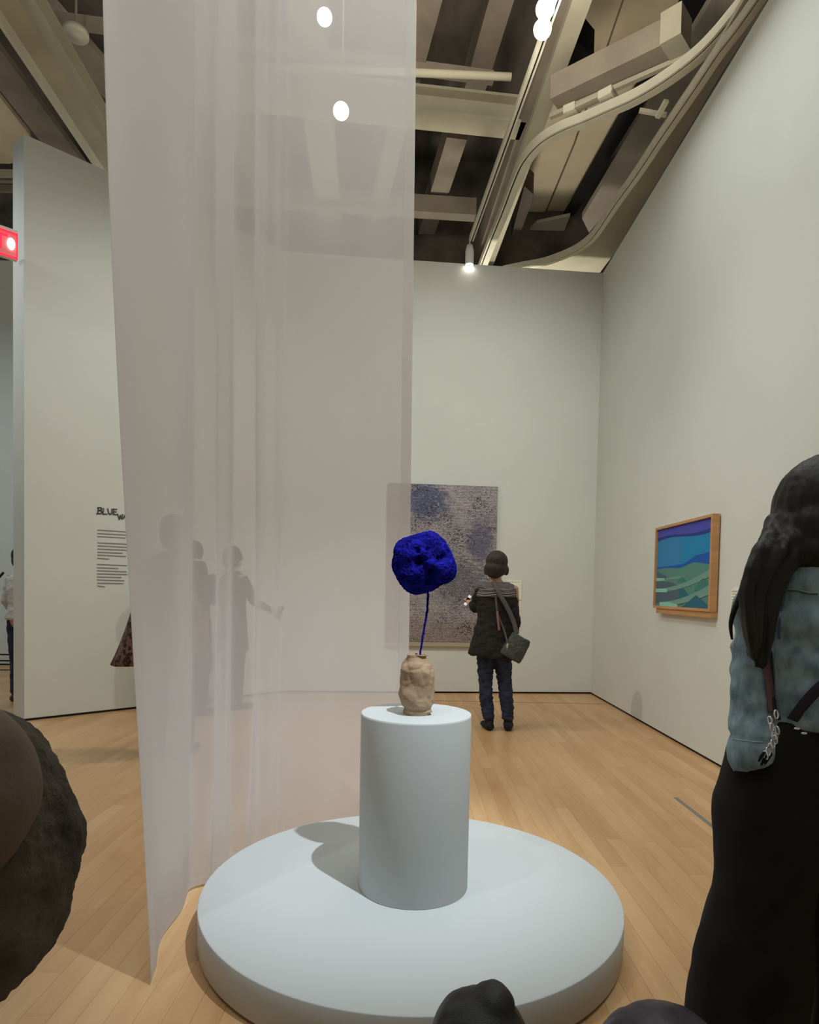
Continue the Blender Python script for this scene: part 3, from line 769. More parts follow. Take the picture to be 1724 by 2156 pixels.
layer('foam', lambda u: .178, lambda u: .226 - .02 * u, 14, 0, .24)
layer('green', lambda u: .20, lambda u: .34 - abs(u - .88) * .8, 15, .75, 1)
layer('mist', lambda u: .0 + .16 * u * u, lambda u: .05 + .22 * u * u, 16, .08, 1)
layer('foam', lambda u: .0, lambda u: .045 + .03 * u - .2 * max(0, u - .3), 17, .1, .46)
layer('teal', lambda u: 0, lambda u: .15 - abs(u - .78) * .62, 18, .54, 1)
me = bpy.data.meshes.new('picture'); bm.to_mesh(me); bm.free()
o = link_mesh('picture', me, mats, t); o.matrix_local = Mf

# ------------------------------------------------------------------ wall lettering on the left partition
ldir = Vector((XL - XD, YL - YD, 0)).normalized(); ln = Vector((ldir.y, -ldir.x, 0))
def part(px, py, off=0.004): return on_plane(px, py, Vector((XD, YD, 0)) + ln * off, ln)
def zp(x_, y_): return (180 + x_ / 5.83, 1050 + y_ / 5.83)
org = part(205, 1150, 0)
t = empty('wall_text', org, 0, 'black hand-lettered title and grey paragraphs on the left partition wall', 'wall text')
def stroke(bm, pts, wd):
    q = [part(*zp(*p_)) for p_ in pts]
    for a, b in zip(q, q[1:]):
        d = b - a; d.normalize(); s = d.cross(ln).normalized() * wd / 2
        a2, b2 = a - d * wd * .4, b + d * wd * .4
        vs = [bm.verts.new(v - org) for v in (a2 - s, b2 - s, b2 + s, a2 + s)]
        ws = [bm.verts.new(v - org + ln * .002) for v in (a2 - s, b2 - s, b2 + s, a2 + s)]
        bm.faces.new(ws); bm.faces.new(vs[::-1])
        for i in range(4): bm.faces.new((vs[i], vs[(i + 1) % 4], ws[(i + 1) % 4], ws[i]))
LET = {'B': [[(150, 185), (160, 108)], [(150, 112), (185, 108), (200, 122), (190, 138), (160, 146)], [(160, 146), (195, 148), (205, 165), (190, 182), (140, 184)]],
       'L': [[(222, 120), (215, 188), (262, 190)]], 'U': [[(272, 125), (285, 182), (305, 192), (322, 180), (325, 128)]],
       'E': [[(345, 128), (342, 192), (380, 196)], [(345, 128), (382, 132)], [(344, 160), (376, 162)]],
       'W': [[(393, 188), (415, 252), (428, 205), (444, 248), (455, 195)]], 'A': [[(462, 246), (488, 192), (505, 248)], [(470, 225), (500, 226)]],
       'T': [[(512, 190), (560, 196)], [(536, 193), (534, 250)]]}
for k_, st in LET.items():
    bm = nb()
    for s1 in st: stroke(bm, s1, .012)
    obj('letter', bm, M_ink, t)
LN = [(383, 412, 150, 590), (425, 450, 150, 600), (462, 482, 150, 490), (540, 563, 150, 600), (577, 600, 150, 605), (615, 636, 150, 595), (655, 668, 150, 460), (690, 708, 150, 495), (730, 740, 150, 285),
      (805, 820, 145, 505), (845, 855, 145, 400), (882, 895, 145, 500), (920, 930, 145, 515), (958, 966, 145, 440), (995, 1005, 145, 475), (1035, 1040, 150, 460), (1070, 1080, 150, 235),
      (930, 934, 600, 660), (965, 968, 600, 640), (1018, 1020, 600, 655), (1060, 1062, 600, 650), (1105, 1106, 600, 650), (1193, 1195, 595, 655), (1230, 1232, 595, 650), (1275, 1276, 595, 665), (1318, 1320, 600, 640)]
for ya_, yb_, xa, xb in LN:
    bm = nb(); x = xa
    while x < xb:
        l = random.uniform(10, 34); x2 = min(x + l, xb)
        f = lambda q_: ya_ + (yb_ - ya_) * (q_ - xa) / (xb - xa)
        stroke(bm, [(x, f(x)), (x2, f(x2))], .0075); x = x2 + 7
    obj('text_line', bm, M_ink2, t)

# ------------------------------------------------------------------ exit sign at the partition end
sr = P(37, 486, Y=5.72)
t = empty('exit_sign', sr, 0, 'glowing red exit sign with a white emergency lamp beside the partition end', 'sign')
sd = ldir; sn = ln
Ms = frame_m(Vector((0, 0, 0)), sd, sn)
SH = .25; SW = .52
M_red = mat('sign_red', (0.90, 0.015, 0.05), .4, emit=1.1)
M_redtint = mat('sign_pink_face', (0.70, 0.16, 0.16), .3, emit=.22)
bm = nb(); box(bm, (-SW, 0, -SH), (0, .05, 0)); o = obj('housing', bm, mat('sign_housing', (.75, .73, .66), .5), t); o.matrix_local = Ms
bm = nb(); box(bm, (-SW + .01, -.004, -SH + .012), (-.008, 0, -.035)); o = obj('face', bm, M_redtint, t); o.matrix_local = Ms
for lo, hi in (((-SW, -.012, -.045), (0, 0, -.030)), ((-SW, -.012, -SH), (0, 0, -SH + .016)), ((-.01, -.012, -SH), (0, 0, -.03))):
    bm = nb(); box(bm, lo, hi); o = obj('red_rim', bm, M_red, t); o.matrix_local = Ms
fc = bpy.data.curves.new('exit', 'FONT'); fc.body = 'EXIT'; fc.size = .19; fc.extrude = .004; fc.space_character = 1.1
to = bpy.data.objects.new('exit_tmp', fc); C.objects.link(to)
me = bpy.data.meshes.new_from_object(to.evaluated_get(bpy.context.evaluated_depsgraph_get())); bpy.data.objects.remove(to)
mw = max(v.co.x for v in me.vertices)
me.transform(Matrix.Translation((-.075 - mw, -.009, -SH + .055)) @ Matrix.Rotation(PI / 2, 4, 'X'))
o = link_mesh('lettering', me, M_red, t); o.matrix_local = Ms
bm = nb(); ellipsoid(bm, (-.052, -.012, -.135), (.030, .022, .05), 20); o = obj('emergency_lamp', bm, mat('sign_lamp', (1, .98, .92), emit=3.5), t, True); o.matrix_local = Ms
bm = nb(); box(bm, (-.03, .05, -.14), (-.01, .26, -.10)); o = obj('bracket', bm, M_white, t); o.matrix_local = Ms

# ------------------------------------------------------------------ people
M_skin = mat('skin', S(196, 150, 126), .55, var=.05, vscale=20)
M_skin_d = mat('skin_tan', S(168, 122, 98), .55, var=.05, vscale=20)
M_eye = mat('eye', (.02, .015, .01), .2)
def V(*a): return Vector(a)
def wr(scale, amp, sq=(1, 1, 2.2)):
    def f(co):
        q = Vector((co.x * sq[0], co.y * sq[1], co.z * sq[2])) * scale
        return noise.noise(q) * amp + noise.noise(q * 2.3 + V(3, 1, 5)) * amp * .45
    return f
def hand(bm, w_, d, palm, side, curl=.5, s=1.0):
    """palm, four unequal curled fingers and a thumb leaving the side of the palm"""
    d = Vector(d).normalized(); palm = Vector(palm); palm = (palm - d * palm.dot(d)).normalized(); l = d.cross(palm).normalized() * side
    w_ = Vector(w_)
    tube(bm, [w_ - d * .02, w_, w_ + d * .04 * s, w_ + d * .085 * s], [(.024, .019), (.026, .018), (.037 * s, .016), (.038 * s, .014)], 12, ref=l)
    for k, (o_, ln_) in enumerate(((-.030, .068), (-.010, .078), (.010, .072), (.029, .056))):
        p0 = w_ + d * .078 * s + l * o_ * s
        a1 = curl * .9; a2 = curl * 1.9; a3 = curl * 2.7
        pts = [p0]
        for a_, fr in ((a1, .45), (a2, .32), (a3, .26)):
            pts.append(pts[-1] + (d * math.cos(a_) + palm * math.sin(a_)) * ln_ * fr * s)
        tube(bm, pts, [.0095, .009, .0085, .0065], 8)
    p0 = w_ + d * .02 * s - l * .028 * s
    tube(bm, [p0, p0 + (d * .6 - l * .7 + palm * .25) * .035 * s, p0 + (d * .9 - l * .5 + palm * .5) * .062 * s], [.0125, .011, .008], 8)
def body(t, J, skin, s=1.0, face=(0, 1, 0), tilt=0, voxel=.009, seat=False, hk=.5):
    """one continuous body grown over the joints J (local metres)"""
    g = {k: Vector(v) for k, v in J.items()}
    F = Vector(face).normalized(); Sd = F.cross(V(0, 0, 1)).normalized()
    bm = nb(); h = g['head']
    R_ = Matrix((Sd, F, V(0, 0, 1))).transposed().to_4x4()
    ellipsoid(bm, h + V(0, 0, .02) * s - F * .008 * s, (.075 * s, .092 * s, .095 * s), 20, R_)
    ellipsoid(bm, h - V(0, 0, .045) * s + F * .022 * s, (.055 * s, .066 * s, .066 * s), 16, R_)
    tube(bm, [h + F * .085 * s + V(0, 0, .015) * s, h + F * .104 * s - V(0, 0, .018) * s, h + F * .09 * s - V(0, 0, .03) * s], [.007 * s, .013 * s, .010 * s], 8)   # nose
    for k in (-1, 1): ellipsoid(bm, h + Sd * .074 * s * k - V(0, 0, .005) * s, (.010 * s, .019 * s, .030 * s), 10, R_)
    ellipsoid(bm, h + F * .082 * s - V(0, 0, .058) * s, (.022 * s, .010 * s, .008 * s), 10, R_)                                   # lips
    capsule(bm, h - V(0, 0, .06) * s - F * .012, g['neck'], .047 * s, .052 * s)
    ch, wa, hp = g['chest'], g['waist'], g['hip']
    bx = g.get('bx', V(1, 1, 1))
    tube(bm, [g['neck'] + V(0, 0, .01), g['neck'] - V(0, 0, .035) * s, ch + V(0, 0, .06) * s, ch, wa, hp, hp - V(0, 0, .09) * s, hp - V(0, 0, .13) * s],
         [(.05 * s, .05 * s), (.105 * s, .065 * s), (.15 * s, .095 * s), (.15 * s, .105 * s), (.125 * s, .092 * s), (.158 * s, .11 * s), (.13 * s, .10 * s), (.06 * s, .06 * s)], 20, ref=Sd)
    for k in ('L', 'R'):
        sh, el, wrp = g['sh' + k], g['el' + k], g['wr' + k]
        capsule(bm, g['neck'] - V(0, 0, .055) * s, sh - V(0, 0, .01), .040 * s, .038 * s)
        tube(bm, [sh + V(0, 0, .02), sh, sh.lerp(el, .35), el, el.lerp(wrp, .3), wrp], [.026 * s, .040 * s, .038 * s, .031 * s, .032 * s, .022 * s], 12)
        d_ = (wrp - el).normalized()
        hand(bm, wrp, d_, g.get('palm' + k, V(0, 0, -1) if abs(d_.z) < .7 else Sd * (-1 if k == 'R' else 1)), 1 if k == 'L' else -1, hk, .95 * s)
        hi, kn, an = g['hi' + k], g['kn' + k], g['an' + k]
        tube(bm, [hi + V(0, 0, .03) if not seat else hi, hi, hi.lerp(kn, .4), kn, kn.lerp(an, .3), kn.lerp(an, .75), an, an - V(0, 0, .03) * s], [.06 * s, .082 * s, .074 * s, .053 * s, .055 * s, .038 * s, .034 * s, .03 * s], 14)
        ft = g.get('toe' + k, an + F * .16 * s - V(0, 0, .055) * s)
        heel = an - F * .035 * s - V(0, 0, .045) * s
        tube(bm, [heel, an - V(0, 0, .04) * s, an.lerp(ft, .6) - V(0, 0, .015) * s, ft], [.030 * s, (.036 * s, .034 * s), (.040 * s, .026 * s), (.030 * s, .016 * s)], 12, ref=Sd)
    o = fuse('body', bm, skin, t, voxel, 5)
    for k in (-1, 1):
        bm = nb(); ellipsoid(bm, h + F * .077 * s + Sd * .030 * s * k + V(0, 0, .004), (.012 * s,) * 3, 12); obj('eye', bm, M_eye, o, True)
    return o
def shoe(t, an, F, m, s=1.0, ln_=.20, name='shoe'):
    an = Vector(an); F = Vector(F).normalized(); Sd = F.cross(V(0, 0, 1))
    bm = nb(); z0 = .036 * s
    b = V(an.x, an.y, 0)
    tube(bm, [b - F * .060 * s + V(0, 0, z0 + .004), b - F * .045 * s + V(0, 0, z0 + .004), b + V(0, 0, z0 + .004), b + F * ln_ * .5 * s + V(0, 0, z0 - .002), b + F * ln_ * .85 * s + V(0, 0, z0 - .006), b + F * ln_ * s + V(0, 0, z0 - .01)],
         [(.022 * s, .030 * s), (.038 * s, .037 * s), (.043 * s, .038 * s), (.048 * s, .034 * s), (.043 * s, .028 * s), (.02 * s, .016 * s)], 14, ref=Sd)
    tube(bm, [b + V(0, 0, .03), b + V(0, 0, an.z + .04 * s)], [.040 * s, .044 * s], 14)
    return fuse(name, bm, m, t, .008, 3)
def strap(t, pts, wd, th, m, name='strap', nrm=(0, -1, 0)):
    bm = nb(); q = cat3([Vector(p_) for p_ in pts], 6)
    prev = None; n_ = Vector(nrm)
    for i, p_ in enumerate(q):
        tg = (q[min(i + 1, len(q) - 1)] - q[max(i - 1, 0)]).normalized(); s_ = tg.cross(n_).normalized() * wd / 2
        cur = [bm.verts.new(v) for v in (p_ - s_, p_ + s_, p_ + s_ + n_ * th, p_ - s_ + n_ * th)]
        if prev:
            for k in range(4): bm.faces.new((prev[k], prev[(k + 1) % 4], cur[(k + 1) % 4], cur[k]))
        else: bm.faces.new(cur)
        prev = cur
    bm.faces.new(prev[::-1])
    return obj(name, bm, m, t, True)
def cat3(pts, n):
    out = []
    for i in range(len(pts) - 1):
        p0, p1, p2, p3 = pts[max(i - 1, 0)], pts[i], pts[i + 1], pts[min(i + 2, len(pts) - 1)]
        for k in range(n):
            t_ = k / n
            out.append(0.5 * ((2 * p1) + (p2 - p0) * t_ + (2 * p0 - 5 * p1 + 4 * p2 - p3) * t_ * t_ + (3 * p1 - p0 - 3 * p2 + p3) * t_ ** 3))
    return out + [pts[-1]]

# --- the visitor who looks at the large painting (seen from behind)
M_top = mat('charcoal_knit', (.022, .020, .019), .95, var=.35, vscale=30)
M_yoke = mat('grey_striped_yoke', (.135, .12, .12), .95, var=.2, vscale=30)
M_pale = mat('pale_stripe', (.26, .24, .24), .9)
M_jean = mat('dark_blue_denim', (.028, .036, .068), .9, var=.5, vscale=16, detail=6)
M_bshoe = mat('black_shoe', (.012, .012, .018), .7)
M_hair_b = mat('dark_brown_hair', (.035, .026, .020), .55, var=.5, vscale=9, stretch=(6, 6, 1), bump=.5, bscale=60, bdist=.004)
vp = P(1049, 1537, z=0)
t = empty('person', (vp.x, vp.y, 0), 0, 'visitor with dark bob seen from behind in sleeveless black tunic and blue jeans', 'person')
J = dict(head=(-.053, .01, 1.52), neck=(-.055, 0, 1.375), chest=(-.05, 0, 1.19), waist=(-.05, 0, 1.02), hip=(-.05, 0, .88),
         shL=(-.19, 0, 1.315), elL=(-.235, .07, 1.10), wrL=(-.275, .22, 1.17), shR=(.115, 0, 1.315), elR=(.150, .05, 1.06), wrR=(.06, .26, 1.12),
         hiL=(-.13, 0, .84), knL=(-.128, .01, .44), anL=(-.085, -.01, .09), hiR=(.03, 0, .84), knR=(.052, .01, .44), anR=(.085, -.01, .09))
body(t, J, M_skin, .97, voxel=.009)
bm = nb()
ellipsoid(bm, (-.053, -.012, 1.555), (.102, .112, .100), 20); ellipsoid(bm, (-.062, -.03, 1.49), (.106, .095, .085), 20)
ellipsoid(bm, (-.075, -.045, 1.45), (.072, .065, .055), 16)
ellipsoid(bm, (.035, .0, 1.475), (.028, .05, .05), 12); ellipsoid(bm, (-.148, .0, 1.475), (.024, .05, .05), 12)
fuse('hair', bm, M_hair_b, t, .009, 3, wr(26, .004, (1, 1, .25)))
bm = nb()
tube(bm, [(-.05, 0, 1.345), (-.05, 0, 1.30), (-.05, 0, 1.19), (-.052, 0, 1.02), (-.07, 0, .86), (-.088, -.005, .69), (-.09, -.005, .672)],
     [(.15, .075), (.185, .10), (.176, .12), (.168, .115), (.185, .135), (.212, .155), (.205, .15)], 24)
capsule(bm, (-.19, 0, 1.30), (-.235, .06, 1.13), .058, .055)
capsule(bm, (-.235, .07, 1.12), (-.25, .16, 1.15), .048, .040)
tube(bm, [(.10, -.01, 1.22), (.115, -.02, 1.10), (.14, .0, .98), (.145, .02, .90)], [.045, .05, .045, .02], 12)
fuse('tunic', bm, M_top, t, .009, 3, wr(11, .009))
bm = nb()
tube(bm, [(-.05, 0, 1.365), (-.05, 0, 1.34), (-.05, 0, 1.29), (-.05, 0, 1.235), (-.05, 0, 1.225)], [(.11, .06), (.160, .086), (.190, .108), (.188, .124), (.182, .12)], 24)
capsule(bm, (-.185, 0, 1.315), (-.215, .04, 1.25), .060, .060)
yk = fuse('yoke', bm, M_yoke, t, .009, 2, wr(10, .004))
for z in (1.30, 1.265, 1.245):
    bm = nb(); q = []
    for k in range(25):
        a = PI + PI * k / 24
        rx = .196 if z < 1.29 else .192; ry = .128 if z < 1.26 else .119
        q.append(V(-.05 + rx * math.cos(a) * .93, ry * math.sin(a) - .003, z + .006 * math.sin(k * .7) + .01 * (k - 12) / 24))
    tube(bm, q, [(.003, .005)] * 25, 6); obj('pale_stripe', bm, M_pale, yk, True)
bm = nb()
tube(bm, [(-.13, 0, .90), (-.132, 0, .80), (-.135, 0, .62), (-.128, .01, .44), (-.118, 0, .27), (-.095, -.005, .13), (-.092, -.005, .10)], [(.085, .10), (.092, .10), (.078, .085), (.064, .068), (.062, .062), (.055, .058), (.052, .056)], 16)
tube(bm, [(.01, 0, .90), (.015, 0, .80), (.028, 0, .62), (.052, .01, .44), (.070, 0, .27), (.082, -.005, .13), (.083, -.005, .10)], [(.09, .10), (.092, .10), (.080, .085), (.066, .068), (.064, .062), (.056, .058), (.053, .056)], 16)
ellipsoid(bm, (-.055, 0, .86), (.14, .11, .09))
fuse('jeans', bm, M_jean, t, .009, 2, wr(16, .010, (.8, .8, 2.6)))
shoe(t, (-.088, -.01, .09), (-.15, 1, 0), M_bshoe, 1.0); shoe(t, (.088, -.01, .09), (.2, 1, 0), M_bshoe, 1.0)
bm = nb(); bmesh.ops.create_circle(bm, segments=4, radius=.001); bm.free()
tb = empty('shoulder_bag', (vp.x + .12, vp.y - .14, .78), 0, 'grey-green canvas shoulder bag hanging at the right hip of the dark-bobbed visitor', 'bag')
ob = V(.12, -.14, .78)
M_bag = mat('grey_green_canvas', (.075, .078, .070), .95, var=.25, vscale=40)
bm = nb(); r_ = Matrix.Rotation(math.radians(28), 4, 'Y')
tube(bm, [r_ @ V(0, .0, .11), r_ @ V(0, 0, .10), r_ @ V(0, 0, .0), r_ @ V(0, 0, -.10), r_ @ V(0, 0, -.115)], [(.085, .02), (.095, .03), (.105, .042), (.105, .04), (.095, .03)], 20, ref=r_ @ V(1, 0, 0))
fuse('bag_body', bm, M_bag, tb, .007, 2, wr(18, .005))
M_strap = mat('grey_strap', (.11, .095, .095), .9); M_pink = mat('dusty_pink_strap', (.28, .14, .13), .8)
f_ = lambda x, y, z: V(x, y, z) - ob
strap(tb, [f_(-.085, -.075, 1.375), f_(-.05, -.135, 1.28), f_(.03, -.145, 1.14), f_(.09, -.14, 1.02), f_(.125, -.15, .90)], .040, .004, M_strap)
strap(tb, [f_(-.075, -.09, 1.345), f_(-.065, -.142, 1.16), f_(-.045, -.142, 1.06), f_(.01, -.145, .93), f_(.04, -.16, .82), f_(.07, -.17, .72)], .016, .004, M_strap)
strap(tb, [f_(-.056, -.148, 1.10), f_(-.048, -.15, 1.02), f_(-.035, -.15, .93)], .020, .005, M_pink, 'strap_lining')
bm = nb(); ellipsoid(bm, f_(.04, -.165, .79), (.012, .008, .028), 10); obj('buckle', bm, mat('pale_buckle', (.5, .42, .36), .5), tb, True)
t2 = empty('smartphone', (vp.x - .290, vp.y + .24, 1.19), 0, 'small phone with bright white glints held up by the dark-bobbed visitor', 'phone')
bm = nb(); r_ = Matrix.Rotation(.5, 4, 'Y'); box(bm, (-.016, -.004, -.045), (.016, .004, .045), r_); obj('phone_body', bm, M_black, t2)
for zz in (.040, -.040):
    bm = nb(); box(bm, (-.014, -.006, zz - .013), (.014, -.004, zz + .013), r_); obj('painted_glint', bm, mat('glint_white', (.95, .95, .97), .15, .0, emit=.35), t2)  # glints painted as white plates with a faint glow

# --- woman in the denim jacket, right foreground, back to us
M_denim = mat('washed_denim', S(132, 160, 174), .9, var=.5, vscale=22, detail=10, bump=.4, bscale=300, bdist=.001, stretch=(1.4, 1.4, .8), vcol=S(160, 184, 192))
M_seam = mat('denim_seam', S(78, 98, 112), .9)
M_seam_l = mat('denim_seam_light', S(150, 172, 176), .9)
M_trous = mat('black_trousers', (.011, .0105, .0095), .95, var=.3, vscale=12)
M_hair_k = mat('black_hair', (.014, .012, .011), .5, var=.5, vscale=5, stretch=(9, 9, .7), bump=.25, bscale=30, bdist=.003, spec=.3)
WX, WY = .965, 1.50
t = empty('person', (WX, WY, 0), 0, 'woman with long black hair in blue denim jacket and black trousers, right foreground', 'person')
J = dict(head=(.0, .01, 1.485), neck=(0, 0, 1.365), chest=(0, 0, 1.20), waist=(0, 0, 1.05), hip=(0, 0, .92),
         shL=(-.160, 0, 1.31), elL=(-.172, .02, 1.10), wrL=(-.163, -.03, .965), shR=(.160, 0, 1.31), elR=(.172, .0, 1.10), wrR=(.163, -.03, .965),
         hiL=(-.09, 0, .88), knL=(-.11, .01, .47), anL=(-.12, 0, .09), hiR=(.09, 0, .88), knR=(.11, .01, .47), anR=(.12, 0, .09))
body(t, J, M_skin, 1.0, voxel=.009)
def lock(bm, rows_, th):
    pts, rad = [], []
    for py, l_, r_, yo in rows_:
        a_, b_ = P(l_, py, Y=WY + yo), P(r_, py, Y=WY + yo)
        pts.append((a_ + b_) / 2 - V(WX, WY, 0)); rad.append(((b_.x - a_.x) / 2, th))
    tube(bm, pts, rad, 16)
def wl(px, py, yo): return P(px, py, Y=WY + yo) - V(WX, WY, 0)
bm = nb()
ellipsoid(bm, (.0, -.005, 1.472), (.128, .120, .134), 28)
ellipsoid(bm, (-.005, -.045, 1.42), (.122, .085, .11), 24)
ellipsoid(bm, (-.035, -.05, 1.375), (.10, .07, .06), 24)
tube(bm, [(-.06, .0, 1.50), (-.083, .0, 1.47), (-.098, -.02, 1.42), (-.112, -.045, 1.375), (-.118, -.06, 1.35)], [.03, .046, .050, .050, .03], 18)
LK = [(1095, 1622, 1724, .02), (1135, 1607, 1716, -.03), (1165, 1588, 1696, -.075), (1200, 1573, 1664, -.09), (1250, 1563, 1644, -.095), (1300, 1565, 1630, -.10), (1345, 1571, 1620, -.10), (1385, 1581, 1613, -.10)]
rh = random.Random(4)
for k in range(9):
    f = (k + .5) / 9; yo2 = rh.uniform(-.010, .012); phs = rh.uniform(0, 6)
    pts, rad = [], []
    end = LK[-1][0] + rh.uniform(-30, 12)
    for py, l_, r_, yo in LK:
        if py > end + 15: break
        c_ = l_ + (r_ - l_) * f + 2.2 * math.sin(py / 26 + phs); q_ = P(c_, py, Y=WY + yo + yo2) - V(WX, WY, 0)
        wd = (r_ - l_) / 1366 * WY / 9 * (1.15 if py < 1200 else 1.0)
        pts.append(q_); rad.append((max(.0045, wd), .022 if py < 1200 else .016))
    q2 = P(LK[-1][1] + (LK[-1][2] - LK[-1][1]) * f, end + 18, Y=WY - .10) - V(WX, WY, 0); pts.append(q2); rad.append((.002, .004))
    tube(bm, pts, rad, 10)
fuse('hair', bm, M_hair_k, t, .0045, 2, wr(60, .0028, (1, 1, .07)))
bm = nb(); lock(bm, [(1075, 1740, 1860, -.02), (1165, 1790, 1900, -.07), (1250, 1850, 1950, -.09), (1340, 1880, 1940, -.09)], .03)
fuse('hair_lock', bm, M_hair_k, t, .008, 3, wr(30, .0035, (1, 1, .12)))
bm = nb(); q = cat3([wl(1568, 1222, -.05), wl(1558, 1256, -.04), wl(1545, 1286, -.02), wl(1538, 1316, -.01), wl(1541, 1346, 0)], 4)
tube(bm, q, [.0075 - .0055 * (i_ / len(q)) ** 2 for i_ in range(len(q))], 8)
obj('hair_strand', bm, M_hair_k, t, True)
bm = nb()
tube(bm, [(0, 0, 1.395), (0, 0, 1.385), (0, 0, 1.335), (0, -.005, 1.23), (0, 0, 1.12), (0, 0, 1.03), (0, 0, .992), (0, 0, .982)],
     [(.08, .07), (.115, .085), (.150, .105), (.166, .125), (.160, .13), (.165, .135), (.168, .135), (.16, .128)], 28)
for k in (-1, 1):
    tube(bm, [(k * .11, 0, 1.355), (k * .135, 0, 1.325), (k * .163, .0, 1.24), (k * .166, .0, 1.10), (k * .170, -.02, 1.0), (k * .172, -.035, .96), (k * .182, -.045, .925), (k * .184, -.045, .905), (k * .180, -.045, .897)],
         [.034, .044, .049, .047, .047, .049, (.054, .052), (.053, .051), (.05, .048)], 16)
def folds(co):
    a = noise.noise(V(co.x * 9, co.y * 6, co.z * 13)) * .006 + (1 - abs(noise.noise(V(co.x * 11 + co.z * 9, co.y * 7, co.z * 19))) * 2) * .006 + noise.noise(V(co.x * 26, co.y * 9, co.z * 34)) * .004
    if co.z < .96: a *= .35
    a += .006 * math.exp(-((co.z - 1.10 + .3 * co.x) / .02) ** 2) - .018 * math.exp(-((co.z - 1.135 + .3 * co.x) / .02) ** 2) if abs(co.x) < .14 else 0
    return a
jk = fuse('denim_jacket', bm, M_denim, t, .007, 3, folds)
def onback(px, py, o=.004):
    """nearest jacket surface point for a sight line"""
    d = pdir(px, py).normalized(); o_ = Vector((0, 0, CH)) - Vector((WX, WY, 0))
    ok, loc, nr, _ = jk.ray_cast(o_, d)
    return loc + nr * o if ok else o_ + d * 1.42
def seam(pts, r, m, name='seam'):
    q = [onback(*p_, o=r * .3) for p_ in pts]; q = cat3(q, 4); bm = nb(); tube(bm, q, [r] * len(q), 6); obj(name, bm, m, t, True)
seam([(1680, 1178), (1668, 1205), (1655, 1240), (1646, 1280), (1640, 1320), (1641, 1345)], .0028, M_seam)
seam([(1652, 1243), (1680, 1245), (1700, 1250), (1722, 1251)], .0018, M_seam)
seam([(1542, 1556), (1560, 1559), (1590, 1562), (1606, 1563)], .0016, M_seam_l)
seam([(1636, 1372), (1633, 1400), (1634, 1420), (1632, 1440)], .0016, M_seam_l)
seam([(1652, 1240), (1680, 1242), (1700, 1247), (1722, 1248)], .0014, M_seam_l)
bm = nb()
for k in (-1, 1):
    tube(bm, [(k * .09, 0, 1.0), (k * .105, 0, .90), (k * .118, .005, .78), (k * .118, .005, .68), (k * .124, .005, .55), (k * .14, .01, .40), (k * .150, .01, .25), (k * .155, .01, .06), (k * .155, .01, .045)],
         [(.07, .10), (.108, .115), (.117, .125), (.113, .118), (.115, .115), (.128, .12), (.13, .125), (.135, .13), (.125, .12)], 20)
ellipsoid(bm, (0, 0, .93), (.165, .125, .10)); 
fuse('trousers', bm, M_trous, t, .010, 4, wr(7, .010, (1.2, 1.2, .8)))
for k in (-1, 1): shoe(t, (k * .12, .0, .09), (k * .1, 1, 0), M_bshoe, 1.05)
# her crossbody bag: straps over the back, chain and a bag at the right hip
tb = empty('crossbody_bag', (WX, WY, .8), 0, 'black crossbody bag with mauve strap and silver chain worn over the denim jacket', 'bag')
def sb(px, py, dep=-.150): 
    q = P(px, py, Y=WY + dep); return q - V(WX, WY, .8)
M_mauve = mat('mauve_strap', S(112, 84, 86), .8); M_dark = mat('dark_purple_strap', S(48, 44, 58), .8)
M_silver = mat('silver_metal', (.8, .8, .82), .2, 1.0)
def ob_(px, py, o=.006): return onback(px, py, o) - V(0, 0, .8)
strap(tb, [ob_(1606, 1372), ob_(1611, 1410), ob_(1616, 1450), ob_(1622, 1502)], .016, .003, M_mauve)
strap(tb, [ob_(1617, 1372), ob_(1621, 1420), ob_(1629, 1480), ob_(1640, 1515)], .008, .003, M_dark, 'strap_edge')
strap(tb, [ob_(1740, 1432), ob_(1715, 1455), ob_(1690, 1485), ob_(1668, 1515)], .024, .003, M_dark)
ch = [(1634, 1504), (1621, 1517), (1625, 1530), (1636, 1538), (1629, 1548), (1632, 1557), (1627, 1566), (1622, 1574), (1617, 1582), (1612, 1590)]
for i, (a, b) in enumerate(ch):
    bm = nb()
    q = P(a, b, Y=WY - .145) - V(WX, WY, .8)
    mm = Matrix.Translation(q) @ Matrix.Rotation(.5 + 1.2 * (i % 2), 4, 'Z') @ Matrix.Rotation(PI / 2 * .9, 4, 'X')
    n1, n2 = 14, 6; rr, r2 = .0062, .0018; vs = []
    for u in range(n1):
        for v_ in range(n2):
            A_, B_ = 2 * PI * u / n1, 2 * PI * v_ / n2
            vs.append(bm.verts.new(mm @ V((rr + r2 * math.cos(B_)) * math.cos(A_), (rr * 1.5 + r2 * math.cos(B_)) * math.sin(A_), r2 * math.sin(B_))))
    for u in range(n1):
        for v_ in range(n2): bm.faces.new((vs[u * n2 + v_], vs[((u + 1) % n1) * n2 + v_], vs[((u + 1) % n1) * n2 + (v_ + 1) % n2], vs[u * n2 + (v_ + 1) % n2]))
    obj('chain_link', bm, M_silver, tb, True)
for i, q in enumerate([(1603, 1592), (1608, 1600), (1616, 1598)]):
    bm = nb(); c0 = P(*q, Y=WY - .14) - V(WX, WY, .8); tube(bm, [c0 + V(.008, 0, .012), c0, c0 - V(.006, 0, .012)], [.003, .004, .002], 6); obj('tassel', bm, M_trous, tb, True)
bm = nb(); tube(bm, [(.16, -.03, .14), (.165, -.03, .13), (.17, -.03, .0), (.17, -.03, -.06), (.165, -.03, -.07)], [(.09, .03), (.11, .04), (.12, .045), (.12, .045), (.10, .035)], 20)
bm.transform(Matrix.Translation((.02, -.115, 0)))
fuse('bag_body', bm, M_trous, tb, .008, 2)
